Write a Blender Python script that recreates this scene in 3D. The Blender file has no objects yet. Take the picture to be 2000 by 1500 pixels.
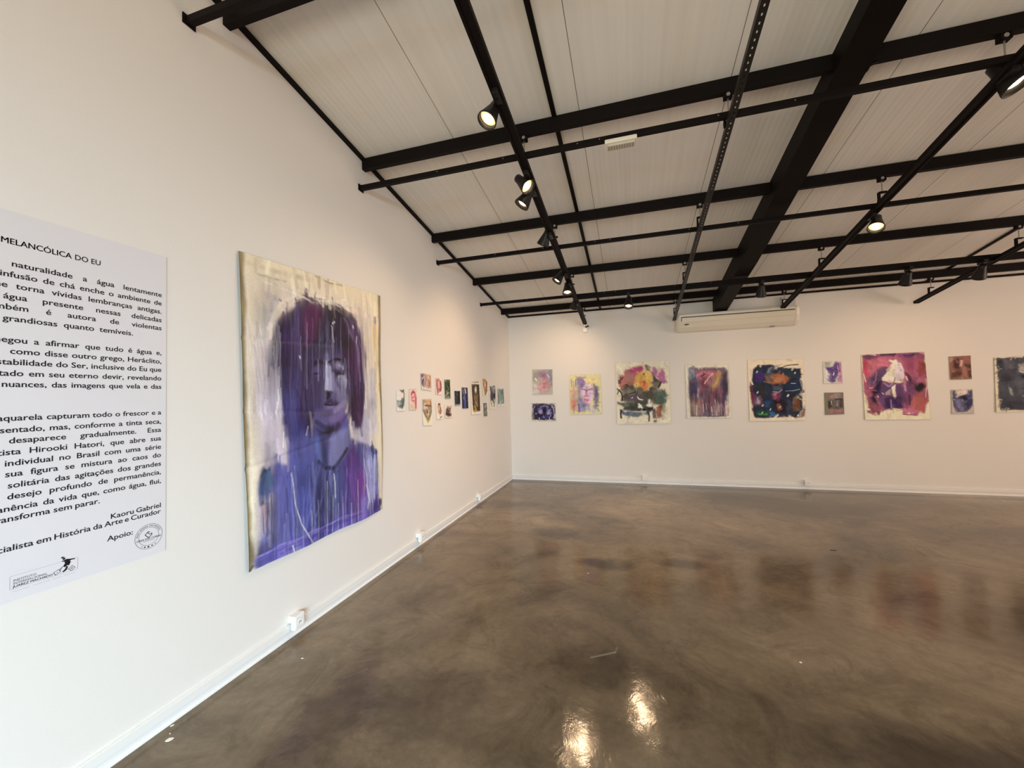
import bpy, bmesh, math, random
import numpy as np
from mathutils import Vector, Matrix

S = bpy.context.scene
COL = S.collection
PI = math.pi

# ------------------------------------------------------------------ camera
RGT = Vector((0.95910875, 0.28191585, -0.02517651))
UPV = Vector((0.03366386, -0.02530235, 0.99911287))
FWD = Vector((-0.28102873, 0.95910544, 0.03375808))
EYE = Vector((2.2166, 0.0, 1.55))
cd = bpy.data.cameras.new('camera')
cd.sensor_width = 36.0
cd.lens = 788.136 / 2000 * 36
cd.clip_start = 0.05
cam = bpy.data.objects.new('camera', cd)
COL.objects.link(cam)
M = Matrix((RGT, UPV, -FWD)).transposed().to_4x4()
M.translation = EYE
cam.matrix_world = M
S.camera = cam

# ------------------------------------------------------------------ world, exposure, daylight
S.view_settings.view_transform = 'Standard'
S.view_settings.look = 'None'
S.view_settings.gamma = 1
S.view_settings.use_curve_mapping = False
S.view_settings.exposure = 0.0
wd = bpy.data.worlds.new('sky')
S.world = wd
wd.use_nodes = True
wd.node_tree.nodes['Background'].inputs[0].default_value = (0.62, 0.80, 1.0, 1)
wd.node_tree.nodes['Background'].inputs[1].default_value = 0.6

# room measures (metres): left wall x=0, far wall y=D, floor z=0
D, H0, K = 7.42, 3.112, 0.1351
XR, YB = 10.6, -3.2
def zc(y): return H0 + K * (D - y)          # underside of the sloping ceiling

def area(name, loc, aim, sx, sy, power, color, spread=180):
    l = bpy.data.lights.new(name, 'AREA'); l.shape = 'RECTANGLE'; l.size = sx; l.size_y = sy
    l.energy = power; l.color = color; l.spread = math.radians(spread)
    o = bpy.data.objects.new(name, l); COL.objects.link(o)
    o.location = loc
    o.rotation_euler = (Vector(aim) - Vector(loc)).to_track_quat('-Z', 'Y').to_euler()
    return o
# daylight: the overcast sky seen through the glazed entrance behind the camera, plus two added fills
area('sky_light', (6.0, YB - 2.0, 2.6), (0.0, 4.2, 0.5), 4.4, 2.6, 445, (0.51, 0.79, 1.0), 85)
area('entrance_fill_light', (1.9, YB - 0.5, 1.2), (3.4, 6.0, 2.8), 3.0, 2.2, 178, (1.0, 0.86, 0.62))  # added warm fill at the entrance, brightens ceiling and upper walls
area('right_fill_light', (XR + 0.5, 3.2, 1.4), (2.0, 4.6, 2.8), 4.8, 2.2, 285, (1.0, 0.72, 0.56))  # added warm fill outside the right wall, evens out the far ceiling

# ------------------------------------------------------------------ helpers
def nt(name):
    m = bpy.data.materials.new(name); m.use_nodes = True
    t = m.node_tree; b = t.nodes['Principled BSDF']
    return m, t, b
def plain(name, col, rough=0.5, metal=0.0, spec=0.5, bump=0.0, bscale=200.0, var=0.0):
    m, t, b = nt(name)
    b.inputs['Base Color'].default_value = (*col, 1); b.inputs['Roughness'].default_value = rough
    b.inputs['Metallic'].default_value = metal; b.inputs['Specular IOR Level'].default_value = spec
    if bump or var:
        tc = t.nodes.new('ShaderNodeTexCoord'); n = t.nodes.new('ShaderNodeTexNoise')
        n.inputs['Scale'].default_value = bscale; n.inputs['Detail'].default_value = 4
        t.links.new(tc.outputs['Object'], n.inputs['Vector'])
        if bump:
            bp = t.nodes.new('ShaderNodeBump'); bp.inputs['Strength'].default_value = bump; bp.inputs['Distance'].default_value = 0.002
            t.links.new(n.outputs['Fac'], bp.inputs['Height']); t.links.new(bp.outputs['Normal'], b.inputs['Normal'])
        if var:
            mx = t.nodes.new('ShaderNodeMix'); mx.data_type = 'RGBA'
            mx.inputs[6].default_value = (*[c * (1 - var) for c in col], 1); mx.inputs[7].default_value = (*[min(1, c * (1 + var)) for c in col], 1)
            t.links.new(n.outputs['Fac'], mx.inputs[0]); t.links.new(mx.outputs[2], b.inputs['Base Color'])
    return m
def emit(name, col, strength):
    m, t, b = nt(name)
    b.inputs['Base Color'].default_value = (0.8, 0.7, 0.5, 1)
    b.inputs['Emission Color'].default_value = (*col, 1); b.inputs['Emission Strength'].default_value = strength
    return m

def link(name, me, mat=None, parent=None):
    o = bpy.data.objects.new(name, me); COL.objects.link(o)
    if mat: me.materials.append(mat)
    if parent: o.parent = parent
    return o
def obj(name, bm, mat, parent=None, smooth=False):
    bmesh.ops.recalc_face_normals(bm, faces=bm.faces)
    me = bpy.data.meshes.new(name); bm.to_mesh(me); bm.free()
    if smooth:
        for p in me.polygons: p.use_smooth = True
    return link(name, me, mat, parent)
def tag(o, label, cat, group=None):
    o['label'] = label; o['category'] = cat
    if group: o['group'] = group
    return o
def thing(name, label, cat, loc=(0, 0, 0), group=None):
    o = bpy.data.objects.new(name, None); COL.objects.link(o); o.location = loc
    o.empty_display_size = 0.05
    return tag(o, label, cat, group)
def struct(o):
    o['kind'] = 'structure'; return o

def box(bm, a, b, bev=0.0):
    """axis-aligned box between corners a and b"""
    a = Vector(a); b = Vector(b)
    g = bmesh.ops.create_cube(bm, size=1, matrix=Matrix.Translation((a + b) / 2) @ Matrix.Diagonal((*[abs(x) for x in (b - a)], 1)))
    if bev:
        es = list({e for v in g['verts'] for e in v.link_edges})
        bmesh.ops.bevel(bm, geom=es, offset=bev, segments=2, affect='EDGES', profile=0.5)
def bar(bm, p0, p1, w, h, up=(0, 0, 1), bev=0.0):
    """bar of width w and height h along p0-p1"""
    p0 = Vector(p0); p1 = Vector(p1); d = (p1 - p0); L = d.length; d.normalize()
    s = d.cross(Vector(up)).normalized(); u = s.cross(d)
    Mx = Matrix((s * w, d * L, u * h)).transposed().to_4x4(); Mx.translation = (p0 + p1) / 2
    g = bmesh.ops.create_cube(bm, size=1, matrix=Mx)
    if bev:
        es = list({e for v in g['verts'] for e in v.link_edges})
        bmesh.ops.bevel(bm, geom=es, offset=bev, segments=2, affect='EDGES', profile=0.5)
def frame(p, axis):
    """matrix with local +Z along axis, placed at p"""
    q = Vector(axis).normalized().to_track_quat('Z', 'Y').to_matrix().to_4x4(); q.translation = Vector(p); return q
def lathe(bm, prof, seg=28, mat=Matrix.Identity(4)):
    """revolve (r, z) profile around local Z"""
    rings = []
    for r, z in prof:
        if r < 1e-6: rings.append([bm.verts.new(mat @ Vector((0, 0, z)))])
        else: rings.append([bm.verts.new(mat @ Vector((r * math.cos(2 * PI * i / seg), r * math.sin(2 * PI * i / seg), z))) for i in range(seg)])
    for A, B in zip(rings, rings[1:]):
        for i in range(seg):
            j = (i + 1) % seg
            if len(A) == 1 and len(B) == 1: continue
            if len(A) == 1: bm.faces.new((A[0], B[i], B[j]))
            elif len(B) == 1: bm.faces.new((A[i], B[0], A[j]))
            else: bm.faces.new((A[i], B[i], B[j], A[j]))
def cyl(bm, p0, p1, r, seg=16):
    L = (Vector(p1) - Vector(p0)).length
    lathe(bm, [(0, 0), (r, 0), (r, L), (0, L)], seg, frame(p0, Vector(p1) - Vector(p0)))
def tube(bm, pts, r, seg=8):
    pts = [Vector(p) for p in pts]; prev = None
    for i, p in enumerate(pts):
        d = (pts[min(i + 1, len(pts) - 1)] - pts[max(i - 1, 0)])
        F = frame(p, d)
        ring = [bm.verts.new(F @ Vector((r * math.cos(2 * PI * k / seg), r * math.sin(2 * PI * k / seg), 0))) for k in range(seg)]
        if prev:
            for k in range(seg): bm.faces.new((prev[k], prev[(k + 1) % seg], ring[(k + 1) % seg], ring[k]))
        prev = ring
def prism(bm, poly, axis, a, b):
    """extrude a polygon of 3-tuples with None on `axis` from a to b"""
    def at(p, v): q = list(p); q[axis] = v; return Vector(q)
    A = [bm.verts.new(at(p, a)) for p in poly]; B = [bm.verts.new(at(p, b)) for p in poly]
    n = len(poly)
    bm.faces.new(A); bm.faces.new(B)
    for i in range(n): bm.faces.new((A[i], A[(i + 1) % n], B[(i + 1) % n], B[i]))

# ------------------------------------------------------------------ materials
wall_m = plain('white_wall_paint', (0.80, 0.765, 0.72), 0.75, 0, 0.25, 0.25, 60)
black_m = plain('black_painted_steel', (0.006, 0.0038, 0.0032), 0.6, 0, 0.12, 0.1, 90)
dull_m = plain('black_lamp_lacquer', (0.011, 0.009, 0.008), 0.45, 0, 0.3)
strut_m = plain('dark_slotted_steel', (0.010, 0.008, 0.007), 0.5, 0, 0.4)
steel_m = plain('zinc_bolt', (0.45, 0.43, 0.40), 0.35, 0.9)
trim_m = plain('white_trim_paint', (0.86, 0.85, 0.83), 0.4)
pvc_m = plain('white_plastic', (0.84, 0.83, 0.80), 0.35)
cream_m = plain('cream_plastic', (0.80, 0.74, 0.62), 0.35)
dark_m = plain('dark_slot', (0.015, 0.013, 0.012), 0.6)
paper_m = plain('lilac_white_vinyl', (0.735, 0.71, 0.735), 0.6, 0, 0.3)
ink_m = plain('black_print', (0.012, 0.011, 0.014), 0.6, 0, 0.2)
grey_ink_m = plain('grey_print', (0.22, 0.21, 0.23), 0.6, 0, 0.2)
pale_ink_m = plain('pale_grey_print', (0.45, 0.44, 0.47), 0.6, 0, 0.2)
lens_on = emit('lit_lamp_reflector', (1.0, 0.60, 0.24), 1.7)
bulb_on = emit('lit_halogen_bulb', (1.0, 0.78, 0.46), 25.0)
lens_off = plain('lamp_glass', (0.25, 0.23, 0.2), 0.15)

def floor_material():
    m, t, b = nt('polished_concrete')
    N = t.nodes.new; Lk = t.links.new
    geo = N('ShaderNodeNewGeometry')
    def noise(scale, detail, rough=0.6, dist=0.0):
        n = N('ShaderNodeTexNoise'); n.inputs['Scale'].default_value = scale; n.inputs['Detail'].default_value = detail
        n.inputs['Roughness'].default_value = rough; n.inputs['Distortion'].default_value = dist
        Lk(geo.outputs['Position'], n.inputs['Vector']); return n
    def ramp(src, stops):
        r = N('ShaderNodeValToRGB'); e = r.color_ramp.elements
        while len(e) < len(stops): e.new(0.5)
        for el, (p, c) in zip(e, stops): el.position = p; el.color = (*c, 1)
        Lk(src, r.inputs[0]); return r
    def mix(kind, fac, a, c):
        x = N('ShaderNodeMix'); x.data_type = 'RGBA'; x.blend_type = kind
        if isinstance(fac, float): x.inputs[0].default_value = fac
        else: Lk(fac, x.inputs[0])
        for i, v in ((6, a), (7, c)):
            if isinstance(v, tuple): x.inputs[i].default_value = (*v, 1)
            else: Lk(v, x.inputs[i])
        return x.outputs[2]
    def mth(op, a, c=0.0, d=0.0):
        x = N('ShaderNodeMath'); x.operation = op
        for i, v in enumerate((a, c, d)):
            if isinstance(v, (int, float)): x.inputs[i].default_value = v
            else: Lk(v, x.inputs[i])
        return x.outputs[0]
    big = ramp(noise(0.55, 5, 0.62, 0.6).outputs['Fac'], [(0.30, (0.080, 0.058, 0.035)), (0.52, (0.20, 0.151, 0.098)), (0.72, (0.33, 0.252, 0.165))])
    mid = ramp(noise(2.6, 9, 0.72, 1.2).outputs['Fac'], [(0.28, (0.58, 0.55, 0.52)), (0.5, (1.0, 1.0, 1.0)), (0.75, (1.22, 1.20, 1.17))])
    fine = ramp(noise(24, 6, 0.7).outputs['Fac'], [(0.25, (0.84, 0.84, 0.84)), (0.75, (1.12, 1.12, 1.12))])
    c = mix('MULTIPLY', 1.0, big.outputs[0], mid.outputs[0])
    c = mix('MULTIPLY', 1.0, c, fine.outputs[0])
    sep = N('ShaderNodeSeparateXYZ'); Lk(geo.outputs['Position'], sep.inputs[0])
    X, Y = sep.outputs[0], sep.outputs[1]
    wob = noise(5, 4).outputs['Fac']
    # worn stains in the slab: centre x, y, radii, strength
    for cx, cy, rx, ry, s in [(1.95, 3.85, 0.28, 0.14, 0.5), (1.35, 4.6, 0.3, 0.2, 0.3), (2.6, 4.0, 0.25, 0.12, 0.4), (1.15, 1.9, 0.35, 0.3, 0.4), (0.75, 1.75, 0.2, 0.3, 0.35), (3.6, 2.1, 0.8, 0.25, 0.45), (2.0, 2.4, 0.3, 0.2, 0.3), (0.3, 5.6, 0.9, 0.3, 0.25), (4.4, 2.0, 0.5, 0.3, 0.35)]:
        dx = mth('DIVIDE', mth('SUBTRACT', X, cx), rx); dy = mth('DIVIDE', mth('SUBTRACT', Y, cy), ry)
        d = mth('ADD', mth('ADD', mth('MULTIPLY', dx, dx), mth('MULTIPLY', dy, dy)), mth('MULTIPLY', mth('SUBTRACT', wob, 0.5), 2.2))
        f = N('ShaderNodeMapRange'); f.interpolation_type = 'SMOOTHSTEP'; f.inputs[1].default_value = 1.4; f.inputs[2].default_value = 0.0; f.inputs[3].default_value = 0; f.inputs[4].default_value = min(1.0, s * 1.4)
        Lk(d, f.inputs[0]); c = mix('MIX', f.outputs[0], c, (0.028, 0.020, 0.017))
    # trowel marks and pale scuffs
    for x0, y0, x1, y1, w, s in [(1.941, 2.467, 2.075, 2.55, 0.011, 0.55), (2.075, 2.55, 2.085, 2.60, 0.010, 0.3), (0.55, 2.1, 0.72, 2.36, 0.010, 0.12), (0.95, 2.9, 1.25, 3.1, 0.012, 0.08), (0.62, 1.95, 0.70, 2.05, 0.010, 0.15)]:
        L2 = (x1 - x0) ** 2 + (y1 - y0) ** 2
        ax = mth('SUBTRACT', X, x0); ay = mth('SUBTRACT', Y, y0)
        tt = mth('DIVIDE', mth('ADD', mth('MULTIPLY', ax, x1 - x0), mth('MULTIPLY', ay, y1 - y0)), L2)
        tt = mth('MINIMUM', mth('MAXIMUM', tt, 0.0), 1.0)
        ex = mth('SUBTRACT', ax, mth('MULTIPLY', tt, x1 - x0)); ey = mth('SUBTRACT', ay, mth('MULTIPLY', tt, y1 - y0))
        dd = mth('SQRT', mth('ADD', mth('MULTIPLY', ex, ex), mth('MULTIPLY', ey, ey)))
        f = N('ShaderNodeMapRange'); f.interpolation_type = 'SMOOTHSTEP'; f.inputs[1].default_value = w; f.inputs[2].default_value = w * 0.3; f.inputs[3].default_value = 0; f.inputs[4].default_value = s
        Lk(dd, f.inputs[0]); c = mix('MIX', f.outputs[0], c, (0.30, 0.26, 0.21))
    Lk(c, b.inputs['Base Color'])
    rr = N('ShaderNodeMapRange'); rr.inputs[1].default_value = 0.3; rr.inputs[2].default_value = 0.7; rr.inputs[3].default_value = 0.06; rr.inputs[4].default_value = 0.15
    Lk(noise(1.8, 7, 0.7, 0.8).outputs['Fac'], rr.inputs[0]); Lk(rr.outputs[0], b.inputs['Roughness'])
    b.inputs['Specular IOR Level'].default_value = 0.26
    bp = N('ShaderNodeBump'); bp.inputs['Strength'].default_value = 0.32; bp.inputs['Distance'].default_value = 0.004
    Lk(noise(5.5, 6, 0.62, 1.5).outputs['Fac'], bp.inputs['Height']); Lk(bp.outputs['Normal'], b.inputs['Normal'])
    return m

def ceiling_material():
    m, t, b = nt('ribbed_roof_panel')
    N = t.nodes.new; Lk = t.links.new
    b.inputs['Roughness'].default_value = 0.7; b.inputs['Specular IOR Level'].default_value = 0.2
    geo = N('ShaderNodeNewGeometry'); sep = N('ShaderNodeSeparateXYZ'); Lk(geo.outputs['Position'], sep.inputs[0])
    def mth(op, a, c=0.0):
        x = N('ShaderNodeMath'); x.operation = op
        for i, v in enumerate((a, c)):
            if isinstance(v, (int, float)): x.inputs[i].default_value = v
            else: Lk(v, x.inputs[i])
        return x.outputs[0]
    # panel joints every 1.035 m, starting 0.88 m from the left wall
    ph = mth('FRACT', mth('DIVIDE', mth('ADD', sep.outputs[0], 1.035 - 0.88 + 0.0015), 1.035))
    seam = mth('LESS_THAN', ph, 0.004)
    mp = N('ShaderNodeMapping'); mp.inputs['Scale'].default_value = (14, 0.35, 0.35); Lk(geo.outputs['Position'], mp.inputs[0])
    n = N('ShaderNodeTexNoise'); n.inputs['Scale'].default_value = 1.6; n.inputs['Detail'].default_value = 5; Lk(mp.outputs[0], n.inputs['Vector'])
    r = N('ShaderNodeValToRGB'); r.color_ramp.elements[0].position = 0.3; r.color_ramp.elements[1].position = 0.7
    r.color_ramp.elements[0].color = (*[x * 0.93 for x in (0.80, 0.77, 0.72)], 1); r.color_ramp.elements[1].color = (*(0.80, 0.77, 0.72), 1)
    Lk(n.outputs['Fac'], r.inputs[0])
    mx = N('ShaderNodeMix'); mx.data_type = 'RGBA'; Lk(seam, mx.inputs[0]); Lk(r.outputs[0], mx.inputs[6]); mx.inputs[7].default_value = (0.10, 0.085, 0.07, 1)
    Lk(mx.outputs[2], b.inputs['Base Color'])
    rib = mth('SINE', mth('MULTIPLY', sep.outputs[0], 2 * PI / 0.043))
    bp = N('ShaderNodeBump'); bp.inputs['Strength'].default_value = 0.09; bp.inputs['Distance'].default_value = 0.004
    Lk(rib, bp.inputs['Height']); Lk(bp.outputs['Normal'], b.inputs['Normal'])
    return m

# ------------------------------------------------------------------ setting
bm = bmesh.new(); box(bm, (-0.25, YB - 0.25, -0.2), (XR + 0.25, D + 0.25, 0)); struct(obj('floor', bm, floor_material()))
bm = bmesh.new(); prism(bm, [(None, YB, 0), (None, D, 0), (None, D, zc(D)), (None, YB, zc(YB))], 0, -0.22, 0); struct(obj('wall_left', bm, wall_m))
WY0, WY1, WZ0, WZ1 = 0.8, 5.6, 0.5, 2.5                     # made-up opening in the right wall, out of view, lets the fill in
bm = bmesh.new()
prism(bm, [(None, YB, 0), (None, WY0, 0), (None, WY0, zc(WY0)), (None, YB, zc(YB))], 0, XR, XR + 0.22)
prism(bm, [(None, WY1, 0), (None, D, 0), (None, D, zc(D)), (None, WY1, zc(WY1))], 0, XR, XR + 0.22)
prism(bm, [(None, WY0, WZ1), (None, WY1, WZ1), (None, WY1, zc(WY1)), (None, WY0, zc(WY0))], 0, XR, XR + 0.22)
box(bm, (XR, WY0, 0), (XR + 0.22, WY1, WZ0)); struct(obj('wall_right', bm, wall_m))
bm = bmesh.new()
for i in range(5):
    y = WY0 + (WY1 - WY0) * i / 4; box(bm, (XR + 0.08, y - 0.03, WZ0), (XR + 0.14, y + 0.03, WZ1))
box(bm, (XR + 0.08, WY0, WZ0), (XR + 0.14, WY1, WZ0 + 0.05)); box(bm, (XR + 0.08, WY0, WZ1 - 0.05), (XR + 0.14, WY1, WZ1)); struct(obj('added_window_1', bm, black_m))  # bars of the added window, unseen, built around the fill opening
bm = bmesh.new(); box(bm, (-0.22, D, 0), (XR + 0.22, D + 0.22, zc(D))); struct(obj('wall_back', bm, wall_m))
OX0, OX1, OZ = (0.3, 5.6, 2.4)
bm = bmesh.new()
box(bm, (-0.22, YB - 0.22, 0), (OX0, YB, zc(YB))); box(bm, (OX1, YB - 0.22, 0), (XR + 0.22, YB, zc(YB))); box(bm, (OX0, YB - 0.22, OZ), (OX1, YB, zc(YB)))
struct(obj('wall_front', bm, wall_m))
bm = bmesh.new()
prism(bm, [(None, YB - 0.22, zc(YB - 0.22)), (None, D + 0.22, zc(D + 0.22)), (None, D + 0.22, zc(D + 0.22) + 0.12), (None, YB - 0.22, zc(YB - 0.22) + 0.12)], 0, -0.22, XR + 0.22)
struct(obj('ceiling', bm, ceiling_material()))
# glazed entrance behind the camera: daylight comes through it
bm = bmesh.new()
n_leaf = 4
for i in range(n_leaf + 1):
    x = OX0 + (OX1 - OX0) * i / n_leaf
    box(bm, (x - 0.03, YB - 0.14, 0), (x + 0.03, YB - 0.08, OZ))
box(bm, (OX0, YB - 0.14, OZ - 0.06), (OX1, YB - 0.08, OZ)); box(bm, (OX0, YB - 0.14, 0), (OX1, YB - 0.08, 0.05))
struct(obj('door_1', bm, black_m))
bm = bmesh.new(); box(bm, (-6, YB - 14, -0.25), (XR + 6, YB - 0.25, -0.02)); struct(obj('ground', bm, plain('outdoor_paving', (0.30, 0.29, 0.27), 0.9, var=0.15, bscale=3)))

# dark angle trims in the ceiling corners
bm = bmesh.new(); bar(bm, (0.014, YB, zc(YB) - 0.016), (0.014, D, zc(D) - 0.016), 0.028, 0.028); struct(obj('trim_1', bm, black_m))
bm = bmesh.new(); bar(bm, (0.03, D - 0.014, zc(D) - 0.013), (XR, D - 0.014, zc(D) - 0.013), 0.028, 0.026); struct(obj('trim_2', bm, black_m))
# skirting: a stepped board with a bright toe
def skirt(bm, along, a, b, pts):
    if along == 'y': prism(bm, [(d, None, z) for d, z in pts], 1, a, b)
    else: prism(bm, [(None, D - d, z) for d, z in pts], 0, a, b)
low = [(0, 0), (0.012, 0), (0.012, 0.006), (0.003, 0.010), (0.003, 0.044), (0, 0.044)]
bm = bmesh.new(); skirt(bm, 'y', YB, D, low); struct(obj('baseboard_left', bm, trim_m))
bm = bmesh.new(); skirt(bm, 'x', 0.017, XR, low); struct(obj('baseboard_back', bm, trim_m))
duct = [(0.001, 0.0445), (0.013, 0.0445), (0.015, 0.047), (0.015, 0.089), (0.013, 0.0905), (0.001, 0.092)]
bm = bmesh.new(); skirt(bm, 'y', YB, D - 0.0155, duct)
tag(obj('cable_raceway', bm, pvc_m), 'long white cable raceway above the skirting of the left wall', 'cable raceway')
bm = bmesh.new(); skirt(bm, 'x', 0, XR, duct)
tag(obj('cable_raceway', bm, pvc_m), 'long white cable raceway above the skirting of the far wall', 'cable raceway')

# ------------------------------------------------------------------ socket boxes on the raceway
def outlet(label, p, nrm):
    """box centred at p on the wall, facing nrm"""
    t = thing('wall_outlet', label, 'power outlet', p, 'socket boxes on the skirting raceway')
    s = Vector((0, 1, 0)) if abs(nrm[0]) > 0.5 else Vector((1, 0, 0))
    n = Vector(nrm)
    def P(a, d, z): return s * a + n * d + Vector((0, 0, z))
    bm = bmesh.new(); A, B = P(-0.042, 0.024, -0.045), P(0.042, 0.058, 0.045)
    box(bm, A, B, 0.004); box(bm, P(-0.038, 0, 0.0), P(0.038, 0.03, 0.043)); obj('housing', bm, pvc_m, t)
    bm = bmesh.new(); box(bm, P(-0.034, 0.057, -0.036), P(0.034, 0.061, 0.036), 0.0015); f = obj('cover_plate', bm, pvc_m, t)
    bm = bmesh.new(); lathe(bm, [(0.021, 0.0), (0.021, 0.002), (0.017, 0.002), (0.016, -0.0005), (0, -0.0005)], 24, frame(P(0, 0.061, -0.003), n)); obj('socket', bm, pvc_m, f)
    bm = bmesh.new()
    for a in (-0.008, 0, 0.008): cyl(bm, P(a, 0.0605, -0.003 + (0.004 if a == 0 else 0)), P(a, 0.0625, -0.003 + (0.004 if a == 0 else 0)), 0.0026, 10)
    obj('pin_hole', bm, dark_m, f)
for lab, y in (('white socket box on the left raceway below the big purple portrait', 2.215), ('white socket box on the left raceway just past the big purple portrait', 3.87), ('white socket box on the left raceway nearest the room corner', 5.60)):
    outlet(lab, (0, y, 0.102), (1, 0, 0))
for lab, x in (('white socket box on the far raceway below the dark orange and green painting', 2.40), ('white socket box on the far raceway right of the dark blue painting', 4.82)):
    outlet(lab, (x, D, 0.102), (0, -1, 0))

# ------------------------------------------------------------------ roof steel
up_n = Vector((0, K, 1)).normalized()
def bx(y): return 3.53 + 0.012 * (y - 2.6)              # left face of the main roof beam
bm = bmesh.new()
def bdep(y): return min(0.10 + 0.050 * (y - 2.0), 0.25)
for y0, y1 in ((YB, 2.0), (2.0, 5.5), (5.5, D)):
    vs = []
    for y in (y0, y1):
        x = bx(y); d = max(0.10, bdep(y))
        vs.append([bm.verts.new((x, y, zc(y))), bm.verts.new((x + 0.185, y, zc(y))), bm.verts.new((x + 0.185, y, zc(y) - d)), bm.verts.new((x, y, zc(y) - d))])
    for i in range(4): bm.faces.new((vs[0][i], vs[0][(i + 1) % 4], vs[1][(i + 1) % 4], vs[1][i]))
    bm.faces.new(vs[0]); bm.faces.new(vs[1])
bmesh.ops.remove_doubles(bm, verts=bm.verts, dist=1e-5)
beam = tag(obj('roof_beam', bm, black_m), 'wide black main roof beam running down to the far wall above the air conditioner', 'roof beam')

PUR = [1.757, 3.03, 4.325, 5.625, 6.985]
ORD = ['fifth', 'fourth', 'third', 'second', 'nearest']
for y, o in zip(PUR, ORD):
    far = 'nearest the far wall' if o == 'nearest' else o + ' from the far wall'
    for x0, x1, side in ((0.0, bx(y), 'left'), (bx(y) + 0.185, XR, 'right')):
        bm = bmesh.new(); z = zc(y) - 0.002
        # lipped channel: web, two flanges
        box(bm, (x0, y - 0.024, z - 0.102), (x1, y + 0.024, z - 0.002), 0.003)
        if side == 'right': prism(bm, [(x0, None, z - 0.1), (x0 + 0.07, None, z - 0.1), (x0 + 0.02, None, z - 0.115), (x0, None, z - 0.15)], 1, y - 0.012, y + 0.012)
        p = tag(obj('ceiling_purlin', bm, black_m), f'black steel purlin on the ceiling {side} of the main beam, {far}', 'purlin', 'black purlins under the ceiling')
BARS = [1.545, 2.985, 4.45, 5.925]
for y, o in zip(BARS, ['farthest from the far wall', 'third from the far wall', 'second from the far wall', 'nearest the far wall']):
    t = thing('cross_bar', f'thin black cross bar hung below the purlins, {o}', 'bar', (0, y, zc(y) - 0.29), 'thin cross bars below the purlins')
    bm = bmesh.new(); box(bm, (0.004, -0.0175, -0.02), (XR, 0.0175, 0.02), 0.002); obj('tube', bm, black_m, t)
    bm = bmesh.new(); box(bm, (0, -0.034, -0.028), (0.007, 0.034, 0.028), 0.001); obj('end_plate', bm, black_m, t)
    for x in (0.75, 1.32, 1.9, 2.06, 2.85, 3.3):
        bm = bmesh.new(); cyl(bm, (x, -0.0185, 0.003), (x, -0.0165, 0.003), 0.004, 8); obj('screw', bm, steel_m, t)

def ceil_strip(x0, x1, lab):
    bm = bmesh.new(); bar(bm, (x0, YB, zc(YB) - 0.008), (x1, D - 0.03, zc(D - 0.03) - 0.008), 0.034, 0.016, up_n)
    tag(obj('ceiling_strip', bm, black_m), lab, 'ceiling strip', 'black strips on the ceiling joints')
ceil_strip(1.70, 1.745, 'thin black strip on the ceiling just right of the left lighting track')
ceil_strip(6.39, 6.46, 'thin black strip on the ceiling above the short track at the right')

# ------------------------------------------------------------------ lighting tracks (below the cross bars)
OFF = 0.331
def trk(name_x, y): return name_x[0] + (name_x[1] - name_x[0]) * (y - 3.0) / 4.0
T1, T2, T3, T5 = (1.478, 1.490), (2.926, 2.962), (4.385, 4.497), (6.225, 6.27)
def track_mesh(bm, T, y0, y1):
    p0 = Vector((trk(T, y0), y0, zc(y0) - OFF)); p1 = Vector((trk(T, y1), y1, zc(y1) - OFF))
    d = (p1 - p0).normalized(); s = d.cross(up_n).normalized()
    for a in (-0.029, 0.029): bar(bm, p0 + s * a, p1 + s * a, 0.008, 0.036, up_n)
    bar(bm, p0 + up_n * 0.013, p1 + up_n * 0.013, 0.06, 0.01, up_n)
    bar(bm, p0 - up_n * 0.008, p1 - up_n * 0.008, 0.052, 0.006, up_n)
    for a in (-0.021, 0.021): bar(bm, p0 + s * a - up_n * 0.015, p1 + s * a - up_n * 0.015, 0.010, 0.005, up_n)
    return p0, p1, d
def track(lab, T, y0, y1):
    t = thing('lighting_track', lab, 'lighting track', (0, 0, 0), 'black lighting tracks')
    bm = bmesh.new(); p0, p1, d = track_mesh(bm, T, y0, y1); obj('rail', bm, black_m, t)
    bm = bmesh.new(); bar(bm, p1 - d * 0.004, p1 + d * 0.008, 0.068, 0.040, up_n, 0.002); obj('end_cap', bm, dull_m, t)
    return t
track('left black lighting track running from the camera to the white camera in the corner', T1, YB + 0.3, 7.12)
track('long black lighting track right of the main beam, ending over the air conditioner', T3, YB + 0.3, 7.06)
track('short-looking black lighting track at the far right, ending free before the far wall', T5, 3.2, 7.30)
# track along the last cross bar
t = thing('lighting_track', 'black lighting track fixed under the cross bar nearest the far wall', 'lighting track', (0, BARS[3], zc(BARS[3]) - OFF), 'black lighting tracks')
bm = bmesh.new()
for a in (-0.014, 0.014): box(bm, (1.52, a - 0.004, -0.017), (XR, a + 0.004, 0.019))
box(bm, (1.52, -0.014, 0.009), (XR, 0.014, 0.019)); obj('rail', bm, black_m, t)
bm = bmesh.new(); box(bm, (1.508, -0.02, -0.019), (1.522, 0.02, 0.0195), 0.002); obj('end_cap', bm, dull_m, t)
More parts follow.
